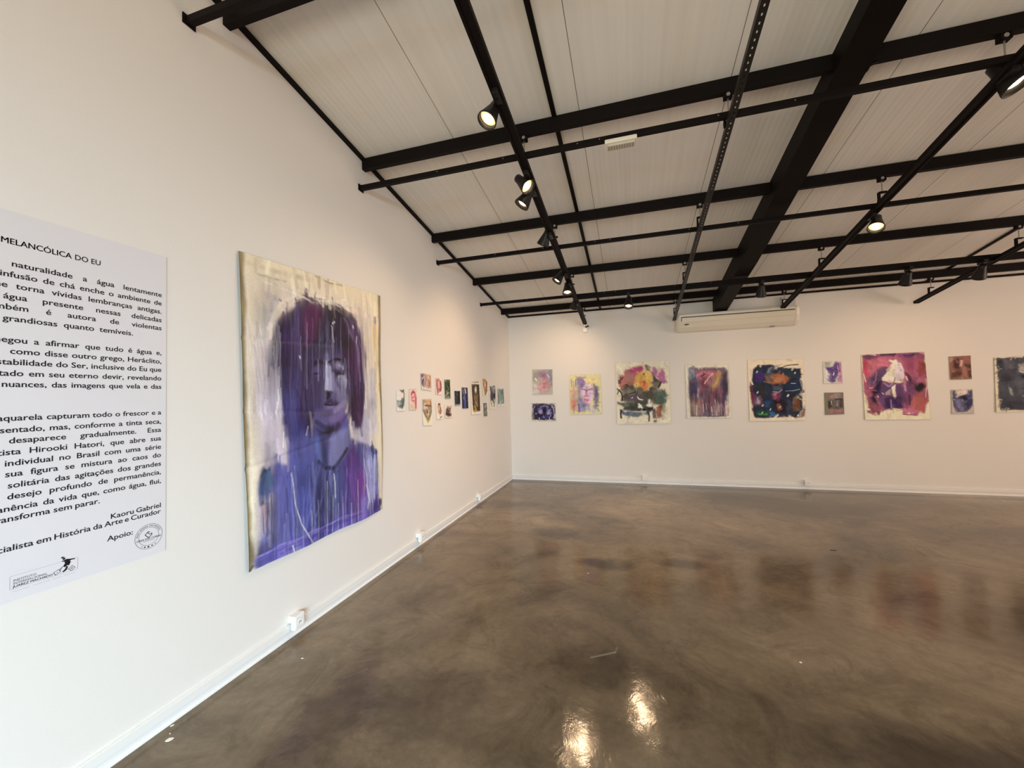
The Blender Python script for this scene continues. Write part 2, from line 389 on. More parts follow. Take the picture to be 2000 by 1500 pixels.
# slotted strut
def slot_strut():
    t = thing('slotted_strut', 'black slotted steel strut hung parallel to the tracks just left of the main beam', 'strut')
    y0, y1 = YB + 0.3, 7.30
    p0 = Vector((trk(T2, y0), y0, zc(y0) - OFF)); p1 = Vector((trk(T2, y1), y1, zc(y1) - OFF)); d = (p1 - p0).normalized(); s = d.cross(up_n).normalized()
    bm = bmesh.new()
    for a in (-0.020, 0.020): bar(bm, p0 + s * a, p1 + s * a, 0.003, 0.038, up_n)
    # perforated web: two side strips with rungs between the slots
    for a in (-0.0125, 0.0125): bar(bm, p0 + s * a - up_n * 0.018, p1 + s * a - up_n * 0.018, 0.017, 0.003, up_n)
    L = (p1 - p0).length; n = int(L / 0.045)
    for i in range(n):
        c = p0 + d * (i + 0.5) * 0.045 - up_n * 0.018
        bar(bm, c - d * 0.0145, c + d * 0.0145, 0.009, 0.003, up_n)
    obj('strut_channel', bm, strut_m, t)
slot_strut()

# ------------------------------------------------------------------ clamps between purlins and tracks
def clamp(lab, T, y):
    t = thing('beam_clamp', lab, 'clamp', (trk(T, y), y, zc(y) - 0.104), 'small clamps hanging the tracks')
    bm = bmesh.new(); box(bm, (-0.026, -0.022, -0.036), (0.026, 0.022, -0.028), 0.002); box(bm, (-0.026, -0.022, -0.036), (-0.018, 0.022, 0.0)); box(bm, (0.018, -0.022, -0.036), (0.026, 0.022, 0.0)); obj('jaw', bm, black_m, t)
    bm = bmesh.new(); cyl(bm, (0, -0.02, -0.014), (0, 0.02, -0.014), 0.013, 12); obj('bolt', bm, steel_m, t)
    zt = -(OFF - 0.018 - 0.104)
    bm = bmesh.new(); cyl(bm, (0, 0, -0.03), (0, 0, -0.135), 0.0045, 10); obj('threaded_rod', bm, steel_m, t)
    bm = bmesh.new(); box(bm, (-0.026, -0.016, -0.142), (0.030, 0.016, -0.130), 0.002); box(bm, (-0.032, -0.016, zt - 0.02), (-0.020, 0.016, -0.132), 0.001); box(bm, (-0.034, -0.016, zt), (0.0, 0.016, zt + 0.007)); obj('hook', bm, black_m, t)
pn = {3.03: 'fourth', 4.325: 'third', 5.625: 'second', 6.985: 'nearest'}
for T, nm, ys in ((T1, 'left lighting track', PUR[1:]), (T2, 'slotted strut', PUR[1:]), (T3, 'track right of the beam', PUR[1:]), (T5, 'track at far right', PUR[3:])):
    for y in ys:
        o = pn[y]
        clamp(f'black clamp holding the {nm} under the ' + ('purlin nearest the far wall' if o == 'nearest' else f'{o} purlin from far wall'), T, y)

# ------------------------------------------------------------------ track spotlights
WARM = (1.0, 0.67, 0.40)
def spot(lab, mount, head, aim, lit, power=0, size=70, big=1.0):
    size = min(150, size * 1.45); power *= 0.37
    """adapter in the track at `mount`, lamp head centred at `head`, pointing at `aim`"""
    mount = Vector(mount); head = Vector(head); ax = (Vector(aim) - head).normalized()
    t = thing('track_spotlight', lab, 'spotlight', mount, 'black track spotlights')
    h = head - mount
    bm = bmesh.new(); box(bm, (-0.019, -0.055, -0.030), (0.019, 0.055, 0.012), 0.003); obj('adapter', bm, dull_m, t)
    back = h - ax * 0.045
    bm = bmesh.new(); tube(bm, [(0, 0, -0.025), Vector((0, 0, -0.025)) * 0.6 + back * 0.4 + Vector((0, 0, 0.006)), back], 0.012, 10); obj('arm', bm, dull_m, t)
    F = frame(h, ax); k = big
    bm = bmesh.new()
    lathe(bm, [(0, -0.088 * k), (0.026 * k, -0.087 * k), (0.034 * k, -0.080 * k), (0.037 * k, -0.045 * k), (0.047 * k, -0.005 * k), (0.060 * k, 0.045 * k), (0.066 * k, 0.066 * k), (0.066 * k, 0.074 * k), (0.061 * k, 0.074 * k), (0.055 * k, 0.045 * k), (0.042 * k, 0.0), (0.0, -0.02 * k)], 32, F)
    hd = obj('lamp_head', bm, dull_m, t, True)
    bm = bmesh.new(); lathe(bm, [(0, 0.052 * k), (0.030 * k, 0.050 * k), (0.0535 * k, 0.042 * k), (0.0535 * k, 0.036 * k), (0, 0.036 * k)], 32, F); lens = obj('lens', bm, lens_on if lit else lens_off, hd, True)
    if lit:
        bm = bmesh.new(); lathe(bm, [(0, 0.062 * k), (0.018 * k, 0.060 * k), (0.032 * k, 0.054 * k), (0.032 * k, 0.046 * k), (0, 0.046 * k)], 24, F); obj('bulb', bm, bulb_on, hd, True)
    if power:
        l = bpy.data.lights.new('spot_beam', 'SPOT'); l.energy = power; l.color = WARM; l.spot_size = math.radians(size); l.spot_blend = 1.0; l.shadow_soft_size = 0.045
        o = bpy.data.objects.new('spot_beam', l); COL.objects.link(o); o.parent = t
        o.location = h + ax * 0.080 * k; o.rotation_euler = ax.to_track_quat('-Z', 'Y').to_euler()
    return t
def on(T, y): return (trk(T, y), y, zc(y) - OFF - 0.006)
spot('lit black spotlight on the left track, nearest the camera', on(T1, 2.36), (1.40, 2.46, 3.42), (0.6, 1.5, 1.2), True, 22, 95)
spot('lit black spotlight facing right, first of the close pair on the left track', on(T1, 3.12), (1.42, 3.20, 3.33), (2.6, 2.8, 2.0), True, 40, 90)
spot('lit black spotlight tilted at the big portrait, second of the close pair', on(T1, 3.34), (1.42, 3.28, 3.24), (0.0, 2.9, 1.0), True, 100, 80)
spot('unlit-looking black spotlight turned away, halfway along the left track', on(T1, 4.08), (1.41, 4.14, 3.22), (0.3, 5.0, 1.4), False, 90, 75)
spot('lit black spotlight tilted to the left wall near the second purlin', on(T1, 5.08), (1.40, 5.06, 3.07), (0.0, 4.5, 1.0), True, 100, 85)
spot('brightly lit black spotlight facing the camera on the left track near the far cross bar', on(T1, 5.38), (1.45, 5.36, 2.99), (1.6, 4.4, 0.0), True, 170, 85)
spot('dark black spotlight turned to the corner, last on the left track', on(T1, 6.12), (1.44, 6.20, 2.97), (0.9, 7.4, 1.5), False, 110, 85)
BY = BARS[3]; BZ = zc(BY) - OFF - 0.006
spot('lit black spotlight on the far cross track, nearest the room corner', (2.235, BY, BZ), (2.235, BY + 0.01, 2.86), (2.0, 5.0, 0.0), True, 150, 90)
spot('dark bell spotlight on the far cross track above the right half of the air conditioner', (3.90, BY, BZ), (3.90, BY + 0.02, 2.86), (3.9, 7.0, 0.6), False, 80, 95)
spot('dark bell spotlight on the far cross track left of the free track end', (5.455, BY, BZ), (5.44, BY + 0.02, 2.86), (5.6, 7.3, 1.2), False, 44, 90)
spot('dark bell spotlight on the far cross track nearest the right frame edge', (6.14, BY, BZ), (6.13, BY + 0.02, 2.86), (6.4, 7.3, 1.2), False, 44, 90)
spot('brightly lit spotlight facing the camera on the track right of the main beam', on(T3, 4.52), (4.48, 4.55, 3.10), (3.4, 3.0, 0.4), True, 20, 95)
spot('lit spotlight at the upper right frame edge on the track right of the main beam', on(T3, 3.02), (4.44, 3.10, 3.40), (5.24, 2.60, 1.64), True, 25, 95, 1.25)

# ------------------------------------------------------------------ fittings
t = thing('emergency_light', 'small cream emergency light box under the third cross bar from the far wall', 'emergency light', (2.21, 2.985, zc(2.985) - 0.31))
bm = bmesh.new(); box(bm, (-0.112, -0.035, -0.03), (0.112, 0.045, 0.0), 0.006); obj('housing', bm, cream_m, t)
bm = bmesh.new(); box(bm, (-0.098, -0.028, -0.05), (0.098, 0.038, -0.028), 0.008); df = obj('diffuser', bm, plain('frosted_diffuser', (0.55, 0.50, 0.40), 0.4), t)
bm = bmesh.new()
for i in range(10): box(bm, (-0.088 + i * 0.0185, -0.02, -0.0512), (-0.080 + i * 0.0185, 0.03, -0.0495))
obj('diode_row', bm, plain('pale_diode', (0.30, 0.26, 0.19), 0.4), df)

# air conditioner under the ceiling on the far wall
t = thing('air_conditioner', 'long cream air conditioner hung on the far wall below the main beam', 'air conditioner', (2.99, D - 0.002, 2.58))
W = 1.80
prof = [(0, 0.262), (0.15, 0.272), (0.19, 0.29), (0.207, 0.285), (0.216, 0.265), (0.213, 0.235), (0.195, 0.15), (0.155, 0.065), (0.09, 0.012), (0.05, 0.0), (0, 0.0)]
bm = bmesh.new(); prism(bm, [(None, -d, z) for d, z in prof], 0, 0.075, W - 0.07); obj('casing', bm, cream_m, t)
for x0, x1, sgn in ((0.0, 0.075, 1), (W - 0.07, W, -1)):
    bm = bmesh.new(); n = 6; rows = []
    for i in range(n + 1):
        q = i / n; x = x0 + (x1 - x0) * q; w_ = q if sgn > 0 else 1 - q; sc = 0.72 + 0.30 * math.sqrt(max(0, 1 - (1 - w_) ** 2))
        rows.append([bm.verts.new((x, -d * sc, 0.155 + (z - 0.155) * (0.86 + 0.15 * math.sqrt(max(0, 1 - (1 - w_) ** 2))))) for d, z in prof])
    for A, B in zip(rows, rows[1:]):
        for i in range(len(prof)): bm.faces.new((A[i], A[(i + 1) % len(prof)], B[(i + 1) % len(prof)], B[i]))
    bm.faces.new(rows[0]); bm.faces.new(rows[-1]); obj('end_cap', bm, cream_m, t, False)
bm = bmesh.new(); box(bm, (0.082, -0.2165, 0.224), (W - 0.085, -0.200, 0.236)); box(bm, (0.076, -0.2135, 0.165), (0.084, -0.185, 0.236)); obj('air_slot', bm, dark_m, t)
bm = bmesh.new(); prism(bm, [(None, -0.210, 0.222), (None, -0.219, 0.217), (None, -0.2045, 0.146), (None, -0.192, 0.142)], 0, 0.09, W - 0.09); obj('louver', bm, plain('warm_cream_louver', (0.80, 0.72, 0.56), 0.4), t)
bm = bmesh.new(); lathe(bm, [(0, 0.001), (0.5, 0.0008), (0.5, -0.001), (0, -0.001)], 24, Matrix.Translation((0.16, -0.1815, 0.112)) @ Matrix.Rotation(math.radians(90 - 25), 4, 'X') @ Matrix.Diagonal((0.075, 0.018, 4, 1))); obj('badge', bm, dark_m, t)
bm = bmesh.new(); box(bm, (1.40, -0.10, -0.006), (1.47, -0.06, 0.012), 0.003); obj('drain_spout', bm, plain('grey_plastic', (0.3, 0.28, 0.25), 0.5), t)

t = thing('junction_box', 'white plastic box with conduit above the right end of the air conditioner', 'junction box', (4.675, D, 2.955))
bm = bmesh.new(); box(bm, (-0.10, -0.075, -0.075), (0.095, 0, 0.085), 0.006); bx_ = obj('housing', bm, plain('greyish_plastic', (0.62, 0.59, 0.55), 0.4), t)
bm = bmesh.new(); box(bm, (-0.085, -0.082, -0.06), (0.0, -0.073, 0.07), 0.003); obj('lid', bm, pvc_m, bx_)
bm = bmesh.new(); tube(bm, [(0.07, -0.03, -0.07), (0.085, -0.03, -0.10), (0.11, -0.03, -0.11), (0.13, -0.02, -0.10)], 0.014, 10); obj('conduit', bm, dull_m, t, True)

t = thing('security_camera', 'small white security camera with black lens high on the far wall near the corner', 'security camera', (1.475, D, 2.80))
bm = bmesh.new(); box(bm, (-0.05, -0.045, -0.095), (0.03, 0, -0.015), 0.006); obj('mount_box', bm, pvc_m, t)
bm = bmesh.new(); lathe(bm, [(0, -0.05), (0.03, -0.05), (0.038, -0.04), (0.040, 0.02), (0.036, 0.034), (0.028, 0.036), (0, 0.034)], 24, frame((0.0, -0.075, 0.045), (0.15, -1, -0.15))); body = obj('camera_body', bm, pvc_m, t, True)
bm = bmesh.new(); lathe(bm, [(0, 0.040), (0.014, 0.040), (0.016, 0.034), (0, 0.030)], 20, frame((0.0, -0.075, 0.045), (0.15, -1, -0.15))); obj('lens', bm, dark_m, body, True)
bm = bmesh.new(); tube(bm, [(0.0, -0.03, -0.005), (0.015, -0.05, 0.0), (0.035, -0.06, 0.012), (0.055, -0.07, 0.0)], 0.012, 8); obj('bracket', bm, dark_m, t, True)
bm = bmesh.new(); cyl(bm, (0.0, -0.0, 0.01), (0.0, -0.06, 0.03), 0.012, 10); obj('arm', bm, pvc_m, t)

# ------------------------------------------------------------------ debris on the floor
rnd = random.Random(4)
def chip(lab, x, y, r, mat, name='paint_chip', cat='paint chip', group='white chips along the left wall', ang=0.0, el=1.0):
    bm = bmesh.new(); n = 7
    pts = [(r * el * (0.7 + 0.5 * rnd.random()) * math.cos(2 * PI * i / n), r * (0.7 + 0.5 * rnd.random()) * math.sin(2 * PI * i / n)) for i in range(n)]
    c, s = math.cos(ang), math.sin(ang)
    prism(bm, [(c * a - s * b, s * a + c * b, None) for a, b in pts], 2, 0.0, max(0.0015, r * 0.25))
    o = obj(name, bm, mat); o.location = (x, y, 0); tag(o, lab, cat, group)
chip_m = plain('white_paint_flake', (0.85, 0.83, 0.78), 0.6)
chip('white paint chip right beside the left skirting, nearest the camera', 0.028, 1.457, 0.006, chip_m, ang=1.0, el=1.5)
chip('tiny white paint chip next to the largest chip by the left skirting', 0.070, 1.418, 0.0035, chip_m)
chip('largest white paint chip on the floor by the left skirting', 0.106, 1.394, 0.010, chip_m, ang=0.8, el=1.6)
chip('white paint chip on the floor in front of the socket box below the portrait', 0.25, 2.033, 0.006, chip_m, ang=0.4, el=1.5)
chip('single white speck alone on the dark floor at the right', 3.095, 2.71, 0.007, chip_m, 'paint_speck', 'paint chip', None)
chip('tiny white speck on the floor in the middle of the room', 1.81, 3.608, 0.005, chip_m, 'paint_speck', 'paint chip', None)
chip('small dark splinter lying on the floor below the purple works on the far wall', 4.04, 4.646, 0.010, dark_m, 'splinter', 'debris', None, 0.0, 3.0)

# ------------------------------------------------------------------ text panel on the left wall
FONT_SIZE = 0.0312
def word_mesh(txt):
    thick = 'M' not in txt                                   # (offsetting folds the M over itself)
    cu = bpy.data.curves.new('glyphs', 'FONT'); cu.body = txt; cu.size = 1.0; cu.resolution_u = 3; cu.offset = 0.014 if thick else 0.0; cu.fill_mode = 'FRONT'
    o = bpy.data.objects.new('glyphs', cu); COL.objects.link(o)
    dg = bpy.context.evaluated_depsgraph_get(); me = bpy.data.meshes.new_from_object(o.evaluated_get(dg))
    v = [tuple(x.co) for x in me.vertices]; f = [tuple(p.vertices) for p in me.polygons]
    bpy.data.objects.remove(o); bpy.data.curves.remove(cu); bpy.data.meshes.remove(me)
    if not thick:                                            # embolden by overprinting
        v0, f0 = v, f; v, f = [], []
        for dx, dy in ((-0.012, -0.008), (0.012, -0.008), (-0.012, 0.008), (0.012, 0.008)):
            k = len(v); v += [(a + dx, b + dy, c) for a, b, c in v0]; f += [tuple(i + k for i in q) for q in f0]
    return v, f
_cache = {}
def word(txt):
    if txt not in _cache: _cache[txt] = word_mesh(txt)
    return _cache[txt]
def wid(txt):
    v, f = word(txt); return max(p[0] for p in v)
XS = 1.13
XT = 0.0036
def put(bm, txt, y, z, size, xs=None, shear=0.0, x=XT):
    v, f = word(txt); xs = xs or XS
    V = [bm.verts.new((x, y + a * size * xs + b * size * shear, z + b * size)) for a, b, c in v]
    for q in f:
        try: bm.faces.new([V[i] for i in q])
        except ValueError: pass
panel = thing('wall_text_panel', 'pale lilac text panel with black exhibition text on the left wall, cut by the frame', 'text panel', (0, 0, 0))
bm = bmesh.new(); box(bm, (0, -0.62, 0.845), (0.003, 1.4395, 2.30)); obj('panel_sheet', bm, paper_m, panel)
TEXT = [
 ('h', 'MELANCÓLICA DO EU', 2.174, 1.1770, None),
 ('p1', 'e naturalidade a água lentamente', 2.091, 1.4180, (1, 0.911)),
 ('p1', 'infusão de chá enche o ambiente de', 2.049, 1.4180, (1, 0.996)),
 ('p1', 'me torna vívidas lembranças antigas.', 2.008, 1.4180, (1, 0.924)),
 ('p1', 'água presente nessas delicadas', 1.966, 1.4180, (0, 0.892)),
 ('p1', 'também é autora de violentas', 1.926, 1.4180, (1, 1.006)),
 ('p1', 'grandiosas quanto temíveis.', 1.883, 1.2990, (0, 0.892)),
 ('p2', 'chegou a afirmar que tudo é água e,', 1.803, 1.4180, (1, 0.974)),
 ('p2', 'como disse outro grego, Heráclito,', 1.761, 1.4180, (0, 0.911)),
 ('p2', 'instabilidade do Ser, inclusive do Eu que', 1.720, 1.4180, (1, 1.037)),
 ('p2', 'tado em seu eterno devir, revelando', 1.678, 1.4180, (1, 0.961)),
 ('p2', 'nuances, das imagens que vela e das', 1.637, 1.4180, (0, 0.891)),
 ('p3', 'aquarela capturam todo o frescor e a', 1.511, 1.4180, (1, 1.012)),
 ('p3', 'sentado, mas, conforme a tinta seca,', 1.467, 1.4180, (0, 0.889)),
 ('p3', 'desaparece gradualmente. Essa', 1.427, 1.4180, (0, 0.912)),
 ('p3', 'artista Hirooki Hatori, que abre sua', 1.385, 1.4180, (1, 0.965)),
 ('p3', 'individual no Brasil com uma série', 1.344, 1.4180, (0, 0.902)),
 ('p3', 'sua figura se mistura ao caos do', 1.304, 1.4180, (0, 0.904)),
 ('p3', 'solitária das agitações dos grandes', 1.262, 1.4180, (0, 0.911)),
 ('p3', 'desejo profundo de permanência,', 1.221, 1.4180, (0, 0.91)),
 ('p3', 'impermanência da vida que, como água, flui,', 1.178, 1.4180, (1, 1.005)),
 ('p3', 'transforma sem parar.', 1.140, 1.1820, None),
 ('s', 'Kaoru Gabriel', 1.061, 1.4180, None),
 ('s', 'Especialista em História da Arte e Curador', 1.032, 1.4180, (1, 0.988)),
 ('a', 'Apoio:', 0.967, 1.3030, None),
]
blocks = {}
for blk, txt, z, right, anchor in TEXT:
    bm = blocks.setdefault(blk, bmesh.new())
    ws = txt.split(' '); s = FONT_SIZE
    xs = XS * (0.82 if blk == 'h' else 1.0)
    wd_ = [wid(w) * s * xs for w in ws]
    gap = 0.0085
    if anchor:
        i, ya = anchor; rest = sum(wd_[i:]); n = len(ws) - 1 - i
        if n > 0: gap = (right - ya - rest) / n
    y = right
    for w, l in reversed(list(zip(ws, wd_))):
        y -= l; put(bm, w, y, z, s, xs); y -= gap
for blk, nm in (('h', 'heading'), ('p1', 'paragraph'), ('p2', 'paragraph'), ('p3', 'paragraph'), ('s', 'signature'), ('a', 'credit_line')):
    obj(nm, blocks[blk], ink_m, panel)
# round seal
SY, SZ = 1.368, 0.937
def ring(bm, r0, r1, n=64):
    A = [bm.verts.new((XT, SY + r0 * math.cos(2 * PI * i / n), SZ + r0 * math.sin(2 * PI * i / n))) for i in range(n)]
    B = [bm.verts.new((XT, SY + r1 * math.cos(2 * PI * i / n), SZ + r1 * math.sin(2 * PI * i / n))) for i in range(n)]
    for i in range(n): bm.faces.new((A[i], A[(i + 1) % n], B[(i + 1) % n], B[i]))
def quad(bm, pts, x=XT):
    bm.faces.new([bm.verts.new((x, a, b)) for a, b in pts])
bm = bmesh.new(); ring(bm, 0.0555, 0.0575); ring(bm, 0.0405, 0.0422)
for a0, a1 in ((20, 62), (68, 84), (96, 140), (146, 172)):
    for a in np.arange(a0, a1, 7.5):
        c = math.radians(a); c2 = math.radians(a + 4.5)
        quad(bm, [(SY + r * math.cos(q), SZ + r * math.sin(q)) for r, q in ((0.0455, c), (0.0520, c), (0.0520, c2), (0.0455, c2))])
quad(bm, [(SY - 0.024, SZ - 0.0205), (SY + 0.024, SZ - 0.0205), (SY + 0.024, SZ - 0.0185), (SY - 0.024, SZ - 0.0185)])
obj('seal', bm, grey_ink_m, panel)
bm = bmesh.new()
def seg(bm, a, b, w):
    a = Vector(a); b = Vector(b); n = Vector((-(b - a).y, (b - a).x)).normalized() * w / 2
    quad(bm, [tuple(a + n), tuple(b + n), tuple(b - n), tuple(a - n)])
for a, b, w in (((-.016, .010), (-.002, -.006), .003), ((-.002, -.006), (.012, .004), .003), ((-.016, .010), (-.004, .022), .003), ((-.004, .022), (.004, .020), .003), ((-.006, .019), (.003, .008), .0025), ((.003, .008), (.012, .012), .0025), ((.012, .012), (.012, .004), .003)):
    seg(bm, (SY + a[0], SZ + a[1]), (SY + b[0], SZ + b[1]), w)
for a, r in ((-58, .0022), (-74, .0032), (-92, .0042), (-110, .0034), (-126, .002)):
    c = math.radians(a); y, z = SY + 0.049 * math.cos(c), SZ + 0.049 * math.sin(c)
    bm.faces.new([bm.verts.new((XT, y + r * math.cos(i * PI / 4), z + r * math.sin(i * PI / 4))) for i in range(8)])
put(bm, 'CASA DAS COISAS', SY - 0.050, SZ - 0.0145, 0.0118, 0.100 / (wid('CASA DAS COISAS') * 0.0118))
obj('seal_emblem', bm, ink_m, panel)
# institute logo
bm = bmesh.new()
for a, b in (((.921, .937), (1.060, .937)), ((.921, .937), (.921, .890)), ((.921, .890), (1.111, .890)), ((1.111, .890), (1.111, .936)), ((1.103, .936), (1.111, .936))): seg(bm, a, b, 0.0012)
for i in range(26):
    y = 0.928 + i * 0.0068
    if i not in (7, 15, 20): seg(bm, (y, .8795), (y + .0042, .8795), 0.002)
obj('logo_frame', bm, pale_ink_m, panel)
bm = bmesh.new()
for txt, z, y1 in (('INSTITUTO', .9155, .990), ('INTERNACIONAL', .9045, 1.021), ('JUAREZ MACHADO', .8935, 1.036)):
    put(bm, txt, 0.929, z, 0.0118, (y1 - 0.929) / (wid(txt) * 0.0118))
obj('logo_lettering', bm, grey_ink_m, panel)
bm = bmesh.new()
def pol(*p): quad(bm, p)
def sq(c, r, a, w):
    P = [(c[0] + r[0] * math.cos(a) * i - r[1] * math.sin(a) * j, c[1] + r[0] * math.sin(a) * i + r[1] * math.cos(a) * j) for i, j in ((-1, -1), (1, -1), (1, 1), (-1, 1))]
    for k in range(4): seg(bm, P[k], P[(k + 1) % 4], w)
pol((1.058, .953), (1.064, .957), (1.071, .953), (1.064, .950))            # hat
pol((1.064, .950), (1.072, .951), (1.073, .943), (1.066, .942))            # head
pol((1.062, .939), (1.078, .943), (1.090, .938), (1.086, .928), (1.072, .927), (1.070, .936))
pol((1.084, .940), (1.102, .937), (1.103, .933), (1.086, .934))            # arm
pol((1.062, .940), (1.072, .938), (1.070, .935), (1.062, .937))
pol((1.072, .927), (1.088, .930), (1.082, .918), (1.072, .912), (1.066, .917))
pol((1.076, .914), (1.082, .912), (1.078, .900), (1.068, .893), (1.064, .897), (1.072, .904))
pol((1.086, .930), (1.090, .928), (1.084, .914), (1.080, .918))
seg(bm, (1.062, .913), (1.056, .904), .0022); seg(bm, (1.066, .917), (1.058, .909), .0022)
sq((1.049, .901), (.0085, .0065), 0.45, .0016); sq((1.093, .900), (.0072, .0072), 0.75, .0016); seg(bm, (1.090, .899), (1.096, .901), .003); seg(bm, (1.047, .900), (1.051, .902), .0015)
obj('logo_figure', bm, ink_m, panel)

# ------------------------------------------------------------------ paintings: pigment brushed in strokes onto fine grids
def vnoise(H, W, cells_y, cells_x, rng):
    g = rng.random((cells_y + 2, cells_x + 2))
    y = np.linspace(0, cells_y, H); x = np.linspace(0, cells_x, W)
    yi = np.minimum(y.astype(int), cells_y); xi = np.minimum(x.astype(int), cells_x)
    fy = (y - yi)[:, None]; fx = (x - xi)[None]; fy = fy * fy * (3 - 2 * fy); fx = fx * fx * (3 - 2 * fx)
    a = g[yi][:, xi]; b = g[yi][:, xi + 1]; c = g[yi + 1][:, xi]; d = g[yi + 1][:, xi + 1]
    return (a * (1 - fx) + b * fx) * (1 - fy) + (c * (1 - fx) + d * fx) * fy
def fbm(H, W, n, asp, rng, oct=4):
    o = np.zeros((H, W)); amp = 1.0; tot = 0
    for k in range(oct):
        m = n * 2 ** k; o += amp * vnoise(H, W, max(1, int(m * asp)), max(1, m), rng); tot += amp; amp *= 0.55
    return o / tot - 0.5
def sst(a, b, x):
    t = np.clip((x - a) / (b - a + 1e-9), 0, 1); return t * t * (3 - 2 * t)
def paint(base, res, meta, ops, asp):
    W, Hh = res; warp, seed, streak, grain = meta
    rng = np.random.default_rng(seed)
    U, V = np.meshgrid(np.linspace(0, 1, W), np.linspace(0, 1, Hh)); V = V * asp
    n1 = fbm(Hh, W, 6, asp, rng, 5); n2 = fbm(Hh, W, 6, asp, rng, 5); n3 = fbm(Hh, W, 9, asp, rng, 5)
    n4 = fbm(Hh, W, 4, asp, rng, 3)
    vs = vnoise(Hh, W, max(3, int(4 * asp)), 46, rng) - 0.5
    A = np.empty((Hh, W, 3)); A[:] = base; A *= (1 + 0.10 * n1)[..., None]
    def segd(X, Y, pts):
        d = np.full(X.shape, 9.0)
        if len(pts) == 1: pts = [pts[0], (pts[0][0] + 1e-3, pts[0][1])]
        for (x0, y0), (x1, y1) in zip(pts, pts[1:]):
            y0 *= asp; y1 *= asp
            dx, dy = x1 - x0, y1 - y0; L2 = dx * dx + dy * dy + 1e-12
            t = np.clip(((X - x0) * dx + (Y - y0) * dy) / L2, 0, 1)
            d = np.minimum(d, np.hypot(X - x0 - t * dx, Y - y0 - t * dy))
        return d
    def lay(col, m):
        nonlocal A
        c = np.array(col)[None, None] * np.clip(1 + 0.85 * n3 + 0.7 * np.roll(n4, int(col[0] * 997) % Hh, 0) + 0.22 * vs * (1 + streak * 4), 0.25, 2.2)[..., None]
        A = A * (1 - m[..., None]) + c * m[..., None]
    def brush_pass():
        # loose brushwork: short strokes picking up the wet colour below them
        nonlocal A
        n = int(70 + W * Hh / 260); Bl = A.copy()
        for q in range(3):
            Bl[1:-1, 1:-1] = (Bl[1:-1, 1:-1] * 2 + Bl[:-2, 1:-1] + Bl[2:, 1:-1] + Bl[1:-1, :-2] + Bl[1:-1, 2:]) / 6
        A = A * 0.45 + Bl * 0.55
        for q in range(min(n, 360)):
            px, py = int(rng.random() * W), int(rng.random() * Hh)
            ang = PI / 2 + (rng.random() - 0.5) * 0.5 if streak else 5.0 * n4[py, px] * PI + rng.random() * 0.9
            L = 0.05 + 0.11 * rng.random(); r_ = 0.006 + 0.016 * rng.random()
            if streak: L, r_ = L * 0.9, r_ * 0.55
            x, y = px / W, py / Hh * asp; dx, dy = math.cos(ang) * L / 2, math.sin(ang) * L / 2
            x0, x1 = max(0, int((x - L / 2 - 0.06) * W)), min(W, int((x + L / 2 + 0.06) * W) + 1)
            y0, y1 = max(0, int((y - L / 2 - 0.06) / asp * Hh)), min(Hh, int((y + L / 2 + 0.06) / asp * Hh) + 1)
            if x1 - x0 < 2 or y1 - y0 < 2: continue
            sl = (slice(y0, y1), slice(x0, x1))
            d = segd(U[sl] + 0.02 * n1[sl], V[sl] + 0.02 * n2[sl], [(x - dx, (y - dy) / asp), (x + 0.02 * (rng.random() - .5), y / asp), (x + dx, (y + dy) / asp)])
            m = 0.7 * (1 - sst(r_ * 0.5, r_ * 1.5 + 0.4 / W, d)) * np.clip(1 + 0.8 * n3[sl], 0, 1.2)
            c = Bl[py, px] * (0.72 + 0.56 * rng.random())
            A[sl] = A[sl] * (1 - m[..., None]) + c * m[..., None]
    for i, op in enumerate(ops):
        if i == int(len(ops) * 0.55): brush_pass()
        k, col, w, al = op[:4]
        sx, sy = (i * 37) % Hh, (i * 53) % W
        wa = warp if k != 'D' else warp * 0.4
        wa = min(wa, 0.3 * w + 0.5 * warp) if k == 'S' else wa * 1.8
        X = U + wa * 2 * np.roll(n1, (sx, sy), (0, 1)); Y = V + wa * 2 * np.roll(n2, (sy % Hh, sx % W), (0, 1))
        tex = np.clip(1 + 0.55 * np.roll(n3, (sx, sy), (0, 1)), 0, 1.15)
        if k == 'S':
            so, pts = op[4], op[5]; r = max(w / 2, 0.6 / W)
            d = segd(X, Y, pts); m = al * (1 - sst(r * (1 - so), r * (1 + so * 0.8) + 0.5 / W, d)) * tex
            lay(col, np.clip(m, 0, 1))
        elif k == 'P':
            pts = op[5]; P = [(x, y * asp) for x, y in pts]
            ins = np.zeros(X.shape, bool)
            for (x0, y0), (x1, y1) in zip(P, P[1:] + P[:1]):
                if y0 == y1: continue
                ins ^= ((y0 > Y) != (y1 > Y)) & (X < (x1 - x0) * (Y - y0) / (y1 - y0) + x0)
            d = segd(X, Y, pts + pts[:1]); sd = np.where(ins, d, -d); so = max(w * 0.8, 0.012)
            m = al * sst(-so, so, sd) * (tex if al < 1 else 1)
            lay(col, np.clip(m, 0, 1))
        elif k == 'H':                                       # a sheaf of fine brush hairs along a path
            n, pts, sp = op[4], op[5], op[6]
            for q in range(n):
                s0, s1 = (rng.random() - 0.5) * sp, (rng.random() - 0.5) * sp
                a0 = int(rng.random() * (len(pts) - 1) * 0.6); tilt = np.linspace(s0, s0 * 0.6 + s1 * 0.4, len(pts))
                pp = [(x + dx, y + (rng.random() - 0.5) * 0.02) for (x, y), dx in zip(pts, tilt)][a0:]
                r = max(w * (0.4 + 0.8 * rng.random()) / 2, 0.45 / W); d = segd(X, Y, pp)
                m = al * (0.4 + 0.6 * rng.random()) * (1 - sst(r * 0.4, r * 1.5 + 0.3 / W, d)) * tex
                lay(np.array(col) * (0.65 + 0.7 * rng.random()), np.clip(m, 0, 1))
        else:
